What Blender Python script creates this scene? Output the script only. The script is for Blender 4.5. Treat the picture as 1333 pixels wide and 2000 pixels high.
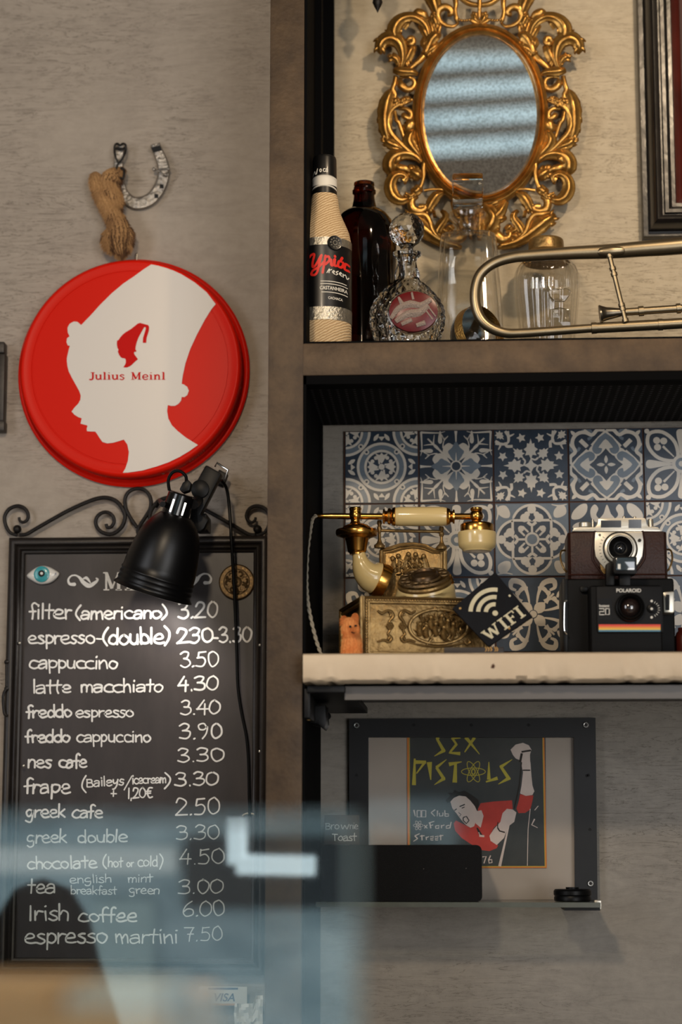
import bpy, bmesh, math, random
from mathutils import Vector, Matrix, noise
from math import sin, cos, pi, radians, atan, tan, sqrt
random.seed(4)
V = Vector
for o in list(bpy.data.objects):
    bpy.data.objects.remove(o)
SC = bpy.context.scene
COL = SC.collection

# ---------------------------------------------------------------- camera, world, light, exposure
FPX, CX, CY = 3900.0, 666.5, 1000.0
PITCH, YAW = atan(640 / FPX), radians(3.3)
CAM = V((0, -2.78, 1.35))
ROT = Matrix.Rotation(YAW, 3, 'Z') @ Matrix.Rotation(pi / 2 + PITCH, 3, 'X')
cd = bpy.data.cameras.new('camera')
cd.sensor_fit = 'AUTO'; cd.sensor_width = 36; cd.lens = FPX / 2000 * 36
cd.dof.use_dof = True; cd.dof.focus_distance = 2.68; cd.dof.aperture_fstop = 2.3
cd.clip_start = 0.05
cam = bpy.data.objects.new('camera', cd); COL.objects.link(cam)
cam.location = CAM; cam.rotation_euler = (pi / 2 + PITCH, 0, YAW)
SC.camera = cam
SC.view_settings.view_transform = 'Standard'; SC.view_settings.look = 'None'
SC.view_settings.exposure = 0.0; SC.view_settings.gamma = 1.0
SC.view_settings.use_curve_mapping = False
W = bpy.data.worlds.new('sky'); SC.world = W; W.use_nodes = True
W.node_tree.nodes['Background'].inputs[0].default_value = (0.80, 0.90, 0.92, 1)
W.node_tree.nodes['Background'].inputs[1].default_value = 2.0

def lamp(name, kind, loc, aim, power, color, size=0.2, sizey=None, spot=None, blend=0.4):
    d = bpy.data.lights.new(name, kind); d.energy = power; d.color = color
    if kind == 'AREA':
        d.shape = 'RECTANGLE' if sizey else 'DISK'; d.size = size
        if sizey: d.size_y = sizey
    else:
        d.shadow_soft_size = size
    if spot: d.spot_size = radians(spot); d.spot_blend = blend
    o = bpy.data.objects.new(name, d); COL.objects.link(o); o.location = loc
    o.rotation_euler = (V(aim) - V(loc)).to_track_quat('-Z', 'Y').to_euler()
    return o
WARM = (1.0, 0.76, 0.5); COOL = (0.72, 0.86, 1.0)
lamp('pendant_light_right', 'SPOT', (0.75, -1.75, 3.12), (0.16, 0, 2.22), 105, WARM, 0.05, spot=34, blend=0.9)
lamp('pendant_light_left', 'AREA', (-0.40, -2.0, 2.42), (0.15, 0, 1.5), 13.5, (1.0, 0.8, 0.57), 0.16)
lamp('window_daylight', 'AREA', (1.3, -4.9, 2.15), (0.2, 0, 1.6), 50, (0.94, 0.96, 1.0), 2.3, 1.3)
lamp('low_fill_light', 'AREA', (1.35, -4.9, 1.0), (0.2, 0, 1.25), 62, (1.0, 0.97, 0.93), 2.2, 0.9)  # unseen lamp added to brighten the wall and poster below the shelf
lamp('side_fill_light', 'AREA', (-2.55, -2.4, 2.0), (-0.2, 0, 1.7), 44, (.95, .96, 1), 1.6, 1.6)  # added fill lamp from the left; the west wall has no window

# ---------------------------------------------------------------- pixel -> place
def ray(x, y): return ROT @ V(((x - CX) / FPX, (CY - y) / FPX, -1))
def P(x, y, Y):
    d = ray(x, y); return CAM + d * ((Y - CAM.y) / d.y)
class Pl:
    """a real plane in the room; at() finds where a sight line meets it, h metres in front of it"""
    def __init__(s, o, n=(0, -1, 0)): s.o = V(o); s.n = V(n).normalized()
    def at(s, x, y, h=0.0):
        d = ray(x, y); o = s.o + s.n * h
        return CAM + d * ((o - CAM).dot(s.n) / d.dot(s.n))
    def sc(s, x, y): return (s.at(x + 1, y) - s.at(x, y)).length
def PY(Y): return Pl((0, Y, 0))

# ---------------------------------------------------------------- materials
def lin(h):
    h = h.lstrip('#'); c = [int(h[i:i + 2], 16) / 255 for i in (0, 2, 4)]
    return tuple((x / 12.92 if x <= .04045 else ((x + .055) / 1.055) ** 2.4) for x in c) + (1,)
MATS = {}
def mat(name, color, rough=.5, metal=0., var=0., scale=20., bump=0., bscale=80., trans=0., ior=1.45, coat=0., color2=None, stretch=None, emit=None, spec=None, aniso=None):
    m = bpy.data.materials.new(name); m.use_nodes = True; nt = m.node_tree; N, L = nt.nodes, nt.links
    b = N['Principled BSDF']; c = lin(color) if isinstance(color, str) else tuple(color) + (1,)
    b.inputs['Base Color'].default_value = c; b.inputs['Roughness'].default_value = rough
    b.inputs['Metallic'].default_value = metal; b.inputs['Transmission Weight'].default_value = trans
    b.inputs['IOR'].default_value = ior; b.inputs['Coat Weight'].default_value = coat
    b.inputs['Coat Roughness'].default_value = .12
    if spec is not None: b.inputs['Specular IOR Level'].default_value = spec
    if emit: b.inputs['Emission Color'].default_value = lin(emit[0]); b.inputs['Emission Strength'].default_value = emit[1]
    tc = N.new('ShaderNodeTexCoord'); mp = N.new('ShaderNodeMapping'); L.new(tc.outputs['Object'], mp.inputs[0])
    if stretch: mp.inputs['Scale'].default_value = stretch
    if var or color2:
        n = N.new('ShaderNodeTexNoise'); n.inputs['Scale'].default_value = scale; n.inputs['Detail'].default_value = 6; n.inputs['Roughness'].default_value = .65
        L.new(mp.outputs[0], n.inputs['Vector'])
        r = N.new('ShaderNodeValToRGB'); r.color_ramp.elements[0].position = .32; r.color_ramp.elements[1].position = .68
        c2 = lin(color2) if color2 else tuple(min(1, x * (1 + var)) for x in c[:3]) + (1,)
        c1 = c if color2 else tuple(x * (1 - var) for x in c[:3]) + (1,)
        r.color_ramp.elements[0].color = c1; r.color_ramp.elements[1].color = c2
        L.new(n.outputs['Fac'], r.inputs[0]); L.new(r.outputs[0], b.inputs['Base Color'])
    if bump:
        n = N.new('ShaderNodeTexNoise'); n.inputs['Scale'].default_value = bscale; n.inputs['Detail'].default_value = 5
        L.new(mp.outputs[0], n.inputs['Vector'])
        bu = N.new('ShaderNodeBump'); bu.inputs['Strength'].default_value = bump; bu.inputs['Distance'].default_value = .004
        L.new(n.outputs['Fac'], bu.inputs['Height']); L.new(bu.outputs[0], b.inputs['Normal'])
    MATS[name] = m; return m

def plaster(name, c1, c2, c3, bump=.5):
    m = bpy.data.materials.new(name); m.use_nodes = True; nt = m.node_tree; N, L = nt.nodes, nt.links
    b = N['Principled BSDF']; b.inputs['Roughness'].default_value = .62; b.inputs['Specular IOR Level'].default_value = .3
    tc = N.new('ShaderNodeTexCoord')
    def ns(scale, sx, sz, rot=0, det=8, rough=.6, dist=0.):
        mp = N.new('ShaderNodeMapping'); mp.inputs['Scale'].default_value = (sx, 1, sz); mp.inputs['Rotation'].default_value = (0, rot, 0)
        L.new(tc.outputs['Object'], mp.inputs[0])
        n = N.new('ShaderNodeTexNoise'); n.inputs['Scale'].default_value = scale; n.inputs['Detail'].default_value = det
        n.inputs['Roughness'].default_value = rough; n.inputs['Distortion'].default_value = dist
        L.new(mp.outputs[0], n.inputs['Vector']); return n
    big = ns(3.2, 1, 1.2, .3); sweep = ns(9, 1, 3.2, .5, 10, .68, 2.6); fine = ns(70, 1, 1, 0, 8, .75)
    r = N.new('ShaderNodeValToRGB'); e = r.color_ramp.elements; e[0].position = .3; e[1].position = .72
    e[0].color = lin(c1); e[1].color = lin(c3); x = e.new(.5); x.color = lin(c2)
    mx = N.new('ShaderNodeMix'); mx.data_type = 'FLOAT'; mx.inputs[0].default_value = .45
    L.new(big.outputs['Fac'], mx.inputs[2]); L.new(sweep.outputs['Fac'], mx.inputs[3])
    mx2 = N.new('ShaderNodeMix'); mx2.data_type = 'FLOAT'; mx2.inputs[0].default_value = .25
    L.new(mx.outputs[0], mx2.inputs[2]); L.new(fine.outputs['Fac'], mx2.inputs[3])
    L.new(mx2.outputs[0], r.inputs[0])
    # hairline trowel scratches
    scr = ns(22, .3, 2.6, -.3, 5, .6, 3.4)
    rr = N.new('ShaderNodeValToRGB'); q = rr.color_ramp.elements; q[0].position = .488; q[0].color = (1, 1, 1, 1); q[1].position = .512; q[1].color = (1, 1, 1, 1)
    t = q.new(.5); t.color = (.48, .46, .44, 1); L.new(scr.outputs['Fac'], rr.inputs[0])
    msk = ns(4.5, 1, 1, .9, 3, .5); rm = N.new('ShaderNodeValToRGB'); rm.color_ramp.elements[0].position = .42; rm.color_ramp.elements[1].position = .58
    L.new(msk.outputs['Fac'], rm.inputs[0])
    mul = N.new('ShaderNodeMix'); mul.data_type = 'RGBA'; mul.blend_type = 'MULTIPLY'
    L.new(rm.outputs[0], mul.inputs[0]); L.new(r.outputs[0], mul.inputs[6]); L.new(rr.outputs[0], mul.inputs[7])
    L.new(mul.outputs[2], b.inputs['Base Color'])
    bu = N.new('ShaderNodeBump'); bu.inputs['Strength'].default_value = bump; bu.inputs['Distance'].default_value = .004
    ad = N.new('ShaderNodeMath'); ad.operation = 'MULTIPLY_ADD'; ad.inputs[1].default_value = .5
    L.new(sweep.outputs['Fac'], ad.inputs[0]); L.new(mul.outputs[2], ad.inputs[2])
    L.new(ad.outputs[0], bu.inputs['Height']); L.new(bu.outputs[0], b.inputs['Normal'])
    return m

def thin_glass(name, tint=(.93, .96, .97), refl=.12, rough=.02, power=2.4):
    m = bpy.data.materials.new(name); m.use_nodes = True; N, L = m.node_tree.nodes, m.node_tree.links
    N.remove(N['Principled BSDF']); out = N['Material Output']
    t = N.new('ShaderNodeBsdfTransparent'); t.inputs[0].default_value = tint + (1,)
    g = N.new('ShaderNodeBsdfGlossy'); g.inputs['Roughness'].default_value = rough
    fr = N.new('ShaderNodeLayerWeight'); fr.inputs[0].default_value = .5
    pw = N.new('ShaderNodeMath'); pw.operation = 'POWER'; pw.inputs[1].default_value = power; L.new(fr.outputs['Facing'], pw.inputs[0])
    ma = N.new('ShaderNodeMath'); ma.operation = 'MULTIPLY_ADD'; ma.inputs[1].default_value = .7; ma.inputs[2].default_value = refl + .05; L.new(pw.outputs[0], ma.inputs[0])
    mx = N.new('ShaderNodeMixShader'); L.new(ma.outputs[0], mx.inputs[0]); L.new(t.outputs[0], mx.inputs[1]); L.new(g.outputs[0], mx.inputs[2])
    L.new(mx.outputs[0], out.inputs[0]); return m

M_plaster = plaster('grey_plaster', '#867b70', '#9d9285', '#afa395')
M_plaster_up = plaster('beige_plaster', '#8f8370', '#a89c86', '#b8ac97')
M_cement = plaster('cement', '#6f6a63', '#8d877e', '#a39c90', .35)
M_wallroom = mat('room_paint', '#8a8378', .8, var=.08)
M_rust = mat('brown_steel', '#3b2f24', .5, .3, color2='#524231', scale=26, bump=.12, bscale=160, spec=.35)
M_black = mat('black_steel', '#0c0c0e', .45, .0, var=.25, scale=30, spec=.25)
M_blackpl = mat('black_plastic', '#09090a', .4, spec=.18)
M_matte = mat('matte_black', '#0b0b0c', .75)
M_iron = mat('wrought_iron', '#1a1614', .5, .4, var=.3, scale=60, bump=.2, bscale=200)
M_frame = mat('dark_frame', '#241f1c', .42, .2, var=.3, scale=14, stretch=(1, 1, 1), bump=.1, bscale=120)
M_board = mat('chalkboard', '#282424', .36, color2='#3a3433', scale=5, bump=.03, bscale=90, stretch=(2, 1, .7), spec=.5)
M_chalk = mat('chalk', '#d6d4cf', .85, var=.08, scale=300)
M_chalkdim = mat('chalk_faded', '#a9a8a4', .9, var=.2, scale=200)
M_red = mat('tray_red', '#cf1a0a', .36, .0, spec=.1)
M_redprint = mat('red_print', '#bf1410', .6, spec=.1)
M_white = mat('tray_white', '#d3ccc4', .42)
M_rimtext = mat('rim_print', '#c98f80', .5)
M_steel = mat('worn_steel', '#9a948c', .38, .85, var=.35, scale=45, bump=.7, bscale=180)
M_chrome = mat('chrome', '#c9c9c6', .16, 1)
M_satin = mat('satin_silver', '#b9b4a8', .34, .8, var=.06)
M_gold = mat('antique_gold', '#8a6029', .32, .85, color2='#bd9350', scale=34, bump=.14, bscale=110)
M_brass = mat('brass', '#c8954a', .22, 1, var=.08)
M_brassold = mat('aged_brass', '#6f5733', .38, .7, color2='#94784a', scale=60, bump=.25, bscale=160)
M_bronze = mat('bronze', '#4d3d27', .45, .6, color2='#6f593a', scale=90)
M_cream = mat('cream_bakelite', '#c9b27c', .22, coat=.4, var=.03)
M_leather = mat('brown_leather', '#2c130c', .4, var=.3, scale=50, bump=.2, bscale=320, spec=.3)
M_trom = mat('brushed_nickel', '#877a63', .36, .95, var=.12, scale=30)
M_wicker = mat('wicker', '#c7a06c', .75, color2='#dcb983', scale=120, stretch=(1, 1, 3))
M_amber = mat('amber_glass', (.17, .045, .012), .05, trans=1., ior=1.5)
M_glass = thin_glass('clear_glass', (.985, .98, .965), .02, .04)
M_bowl = thin_glass('bowl_glass', (.985, .98, .965), -.02, .04, 7)
M_block = mat('block_glass', '#f6f5f0', .01, trans=1., ior=1.42)
M_crystal = mat('cut_crystal', '#efeeea', .03, trans=1., ior=1.5)
M_redglass = mat('ruby_flash', '#5c0a10', .3, trans=.3, coat=0, spec=.3)
M_frost = mat('frosted_cut', '#9c8c82', .3, trans=.35, bump=.5, bscale=500)
M_liner = mat('liner_black', '#0a0a0b', .8, spec=.04)
M_gilt = mat('gilt_band', '#c79a54', .28, .9, bump=.5, bscale=400)
M_silverfoil = mat('silver_foil', '#b8b2a4', .3, .85, bump=.5, bscale=260, var=.15, scale=120)
M_inkblk = mat('label_black', '#0d0d0e', .35, coat=.2)
M_inkred = mat('label_red', '#d3281f', .4)
M_inkwht = mat('label_white', '#d9d5cb', .5)
M_marble = mat('pale_stone', '#cbb598', .5, color2='#d8c4a8', scale=9, bump=.12, bscale=60)
M_zinc = mat('grey_metal', '#605c59', .45, .2, var=.06, stretch=(.2, 1, 6))
M_t_dark = mat('tile_navy', '#223040', .3, var=.25, scale=30, coat=.2)
M_t_mid = mat('tile_slate', '#64707b', .3, var=.12, scale=30, coat=.2)
M_t_lt = mat('tile_cream', '#c9c1b4', .3, var=.06, scale=30, coat=.2)
M_grout = mat('brown_grout', '#4a2c1c', .8, var=.2)
M_eyew = mat('eye_white', '#d9d6cf', .25, coat=.4)
M_teal = mat('teal', '#2f8f96', .3, var=.2, scale=160, coat=.3)
M_fur = mat('tan_fur', '#85613d', .9, color2='#b98f5e', scale=28, bump=.6, bscale=300)
M_furd = mat('dark_fur', '#412c1c', .95, color2='#6d4c31', scale=60)
M_orange = mat('orange_fur', '#c96a2e', .85, color2='#e39a58', scale=60, bump=.5, bscale=300)
M_paper = mat('grey_paper', '#bfb4a8', .75, var=.06, scale=8)
M_poster = mat('poster_dark', '#363f42', .7, color2='#4c5050', scale=16)
M_pyel = mat('poster_yellow', '#d0c34a', .7)
M_porg = mat('poster_orange', '#ea9043', .7)
M_pred = mat('poster_red', '#cf453c', .7, var=.12, scale=60)
M_pskin = mat('poster_skin', '#eadad0', .7, var=.06, scale=70)
M_pdark = mat('poster_black', '#1b1716', .7)
M_fabric = mat('speaker_fabric', '#08080a', .95, bump=.8, bscale=900)
M_wood = mat('counter_wood', '#d8a878', .5, color2='#edc79c', scale=6, stretch=(1, 8, 8))
M_card = mat('white_card', '#d8d4cc', .6)
M_visa = mat('visa_blue', '#1f3f66', .5)
M_visao = mat('visa_orange', '#c08a52', .5)
M_reddark = mat('red_brown_wood', '#45160f', .3, var=.3, scale=10, coat=.4)
M_mirror = None
M_pane = thin_glass('case_glass', (.90, .945, .945), .13)
M_ledge = thin_glass('ledge_glass', (.86, .9, .88), .05)
M_frontglass = thin_glass('poster_glass', (.97, .97, .97), .03, .05)

def mirror_mat():
    m = mat('foxed_mirror', '#c9c8c4', .015, .9)
    N, L = m.node_tree.nodes, m.node_tree.links; b = N['Principled BSDF']
    tc = N.new('ShaderNodeTexCoord'); n = N.new('ShaderNodeTexNoise'); n.inputs['Scale'].default_value = 260; n.inputs['Detail'].default_value = 3
    L.new(tc.outputs['Object'], n.inputs['Vector'])
    r = N.new('ShaderNodeValToRGB'); r.color_ramp.elements[0].color = (.5, .49, .47, 1); r.color_ramp.elements[1].color = (.74, .74, .73, 1)
    r.color_ramp.elements[0].position = .35; r.color_ramp.elements[1].position = .6
    L.new(n.outputs['Fac'], r.inputs[0]); L.new(r.outputs[0], b.inputs['Base Color'])
    bu = N.new('ShaderNodeBump'); bu.inputs['Strength'].default_value = .0015; bu.inputs['Distance'].default_value = .001
    L.new(n.outputs['Fac'], bu.inputs['Height']); L.new(bu.outputs[0], b.inputs['Normal'])
    return m
M_mirror = mirror_mat()

# ---------------------------------------------------------------- mesh builder
WLD = {}
def catmull(pts, k=5, closed=False):
    pts = [V(p) for p in pts]; n = len(pts)
    if n < 3: return pts
    out = []
    for i in range(n if closed else n - 1):
        if closed: a, b, c, d = pts[i - 1], pts[i], pts[(i + 1) % n], pts[(i + 2) % n]
        else: a, b, c, d = pts[max(i - 1, 0)], pts[i], pts[i + 1], pts[min(i + 2, n - 1)]
        for j in range(k):
            t = j / k
            out.append(.5 * ((2 * b) + (c - a) * t + (2 * a - 5 * b + 4 * c - d) * t * t + (3 * b - a - 3 * c + d) * t ** 3))
    if not closed: out.append(pts[-1])
    return out
def lerpl(vals, n):
    m = len(vals); out = []
    for i in range(n):
        t = i / max(1, n - 1) * (m - 1); a = min(int(t), m - 2) if m > 1 else 0
        out.append(vals[a] + (vals[min(a + 1, m - 1)] - vals[a]) * (t - a))
    return out
def frame_of(ax):
    ax = V(ax).normalized(); up = V((0, 0, 1)) if abs(ax.z) < .9 else V((0, -1, 0))
    x = up.cross(ax).normalized(); return x, ax.cross(x), ax
class MB:
    def __init__(s): s.v = []; s.f = []; s.m = []
    def add(s, vs, fs, mi=0):
        o = len(s.v); s.v += [V(v) for v in vs]; s.f += [tuple(i + o for i in f) for f in fs]; s.m += [mi] * len(fs); return s
    def box(s, x0, x1, y0, y1, z0, z1, mi=0):
        vs = [(x, y, z) for x in (x0, x1) for y in (y0, y1) for z in (z0, z1)]
        return s.add(vs, [(0, 1, 3, 2), (4, 6, 7, 5), (0, 4, 5, 1), (2, 3, 7, 6), (0, 2, 6, 4), (1, 5, 7, 3)], mi)
    def obox(s, o, u, v, w, mi=0):
        o, u, v, w = V(o), V(u), V(v), V(w)
        vs = [o + u * a + v * b + w * c for a in (0, 1) for b in (0, 1) for c in (0, 1)]
        return s.add(vs, [(0, 1, 3, 2), (4, 6, 7, 5), (0, 4, 5, 1), (2, 3, 7, 6), (0, 2, 6, 4), (1, 5, 7, 3)], mi)
    def pbox(s, x0, x1, y0, y1, Yf, Yb, zb=None, zt=None, mi=0):
        ym = (y0 + y1) / 2
        return s.box(P(x0, ym, Yf).x, P(x1, ym, Yf).x, Yf, Yb, P((x0 + x1) / 2, y1, Yf).z if zb is None else zb, P((x0 + x1) / 2, y0, Yf).z if zt is None else zt, mi)
    def lathe(s, prof, o=(0, 0, 0), ax=(0, 0, 1), seg=32, mi=0, mod=None, caps=True, sx=1., sy=1.):
        o = V(o); x, y, z = frame_of(ax); n = len(prof); vs = []
        for r, h in prof:
            for k in range(seg):
                a = 2 * pi * k / seg; rr = mod(a, h, r) if mod else r
                vs.append(o + z * h + x * (rr * cos(a) * sx) + y * (rr * sin(a) * sy))
        fs = [(i * seg + k, i * seg + (k + 1) % seg, (i + 1) * seg + (k + 1) % seg, (i + 1) * seg + k) for i in range(n - 1) for k in range(seg)]
        if caps: fs += [tuple(range(seg))[::-1], tuple((n - 1) * seg + k for k in range(seg))]
        return s.add(vs, fs, mi)
    def tube(s, pts, rad, seg=10, mi=0, flat=None, nrm=None, caps=True, closed=False, smooth=0, flute=0., nfl=3):
        if smooth: m = len(pts); pts = catmull(pts, smooth, closed)
        pts = [V(p) for p in pts]; n = len(pts)
        rad = lerpl(rad if isinstance(rad, (list, tuple)) else [rad], n)
        vs = []; prev = None
        for i, p in enumerate(pts):
            if closed: t = pts[(i + 1) % n] - pts[i - 1]
            else: t = pts[min(i + 1, n - 1)] - pts[max(i - 1, 0)]
            t = t.normalized() if t.length > 1e-9 else V((0, 0, 1))
            if nrm is not None: b = V(nrm); b = (b - t * b.dot(t)).normalized()
            elif prev is None: b = frame_of(t)[0]
            else: b = (prev - t * prev.dot(t)).normalized()
            prev = b; c = t.cross(b)
            for k in range(seg):
                a = 2 * pi * k / seg; r = rad[i] * (1 + flute * cos(nfl * a))
                vs.append(p + b * (r * cos(a) * (flat if flat else 1)) + c * (r * sin(a)))
        m = n if closed else n - 1
        fs = [(i * seg + k, i * seg + (k + 1) % seg, ((i + 1) % n) * seg + (k + 1) % seg, ((i + 1) % n) * seg + k) for i in range(m) for k in range(seg)]
        if caps and not closed: fs += [tuple(range(seg))[::-1], tuple((n - 1) * seg + k for k in range(seg))]
        return s.add(vs, fs, mi)
    def ball(s, c, r, seg=14, mi=0, sq=(1, 1, 1)):
        c = V(c); n = seg // 2; vs = []; fs = []
        for i in range(1, n):
            a = pi * i / n
            for k in range(seg):
                b = 2 * pi * k / seg
                vs.append(c + V((r * sin(a) * cos(b) * sq[0], r * sin(a) * sin(b) * sq[1], r * cos(a) * sq[2])))
        t = len(vs); vs += [c + V((0, 0, r * sq[2])), c - V((0, 0, r * sq[2]))]
        for i in range(n - 2):
            for k in range(seg): fs.append((i * seg + k, (i + 1) * seg + k, (i + 1) * seg + (k + 1) % seg, i * seg + (k + 1) % seg))
        for k in range(seg): fs += [(t, k, (k + 1) % seg), (t + 1, (n - 2) * seg + (k + 1) % seg, (n - 2) * seg + k)]
        return s.add(vs, fs, mi)
    def prism(s, front, back, mi=0):
        n = len(front)
        return s.add(list(front) + list(back), [tuple(range(n)), tuple(range(2 * n - 1, n - 1, -1))] + [(i, (i + 1) % n, n + (i + 1) % n, n + i) for i in range(n)], mi)
    def slab(s, pl, pts, h0, h1, mi=0):
        """outline traced on plane pl, front at height h1, straight sides back to h0"""
        f = [pl.at(x, y, h1) for x, y in pts]; return s.prism(f, [p - pl.n * (h1 - h0) for p in f], mi)
    def flat2(s, vs, fs, mp, mi=0): return s.add([mp(*v) for v in vs], fs, mi)
    def build(s, name, mats, parent=None, ang=35, bevel=0, segs=2, smooth=True, origin=None):
        me = bpy.data.meshes.new(name)
        if not isinstance(mats, (list, tuple)): mats = [mats]
        lo = V([min(v[i] for v in s.v) for i in range(3)]); hi = V([max(v[i] for v in s.v) for i in range(3)])
        og = V(origin) if origin else V(((lo.x + hi.x) / 2, (lo.y + hi.y) / 2, lo.z))
        me.from_pydata([v - og for v in s.v], [], s.f)
        for m in mats: me.materials.append(m)
        for p, mi in zip(me.polygons, s.m): p.material_index = mi
        bm = bmesh.new(); bm.from_mesh(me)
        bmesh.ops.recalc_face_normals(bm, faces=bm.faces)
        if bevel:
            ed = [e for e in bm.edges if len(e.link_faces) == 2 and e.calc_face_angle(0) > radians(30)]
            bmesh.ops.bevel(bm, geom=ed, offset=bevel, segments=segs, profile=.6, affect='EDGES', clamp_overlap=True)
        bm.to_mesh(me); bm.free()
        if smooth:
            for p in me.polygons: p.use_smooth = True
            me.set_sharp_from_angle(angle=radians(ang))
        o = bpy.data.objects.new(name, me); COL.objects.link(o)
        if parent: o.parent = parent; o.location = og - WLD[parent.name]
        else: o.location = og
        WLD[o.name] = og
        return o
def tag(o, label, cat, group=None):
    o['label'] = label; o['category'] = cat
    if group: o['group'] = group
    return o
def thing(name, label, cat, loc, group=None):
    o = bpy.data.objects.new(name, None); COL.objects.link(o); o.location = loc; o.empty_display_size = .02
    WLD[o.name] = V(loc); return tag(o, label, cat, group)
def struct(o): o['kind'] = 'structure'; return o

# ---------------------------------------------------------------- 2D ink: ribbons, fills, letters
def rib(pts, w, k=5, cap=True):
    pts = catmull([V((p[0], p[1])) for p in pts], k) if len(pts) > 2 and k else [V((p[0], p[1])) for p in pts]
    n = len(pts); ws = lerpl(w if isinstance(w, (list, tuple)) else [w], n); vs = []; fs = []
    if n > 3 and (pts[0] - pts[-1]).length < .6 * ws[0]: cap = False
    for i, p in enumerate(pts):
        t = pts[min(i + 1, n - 1)] - pts[max(i - 1, 0)]
        t = t.normalized() if t.length > 1e-9 else V((1, 0)); q = V((-t.y, t.x)) * ws[i] / 2
        vs += [p + q, p - q]
    fs = [(2 * i, 2 * i + 1, 2 * i + 3, 2 * i + 2) for i in range(n - 1)]
    if cap:
        for i, sgn in ((0, -1), (n - 1, 1)):
            t = (pts[min(i + 1, n - 1)] - pts[max(i - 1, 0)]).normalized() * sgn; q = V((-t.y, t.x)); b = len(vs); r = ws[i] / 2
            vs += [pts[i] + q * r * cos(a) + t * r * sin(a) for a in [pi * j / 6 for j in range(7)]]; fs.append(tuple(range(b, b + 7)))
    return vs, fs
def circ(cx, cy, r, n=24, ry=None): return [(cx + r * cos(2 * pi * i / n), cy + (ry or r) * sin(2 * pi * i / n)) for i in range(n)]
def arc(cx, cy, r, a0, a1, n=12, ry=None): return [(cx + r * cos(radians(a0 + (a1 - a0) * i / n)), cy + (ry or r) * sin(radians(a0 + (a1 - a0) * i / n))) for i in range(n + 1)]
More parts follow.
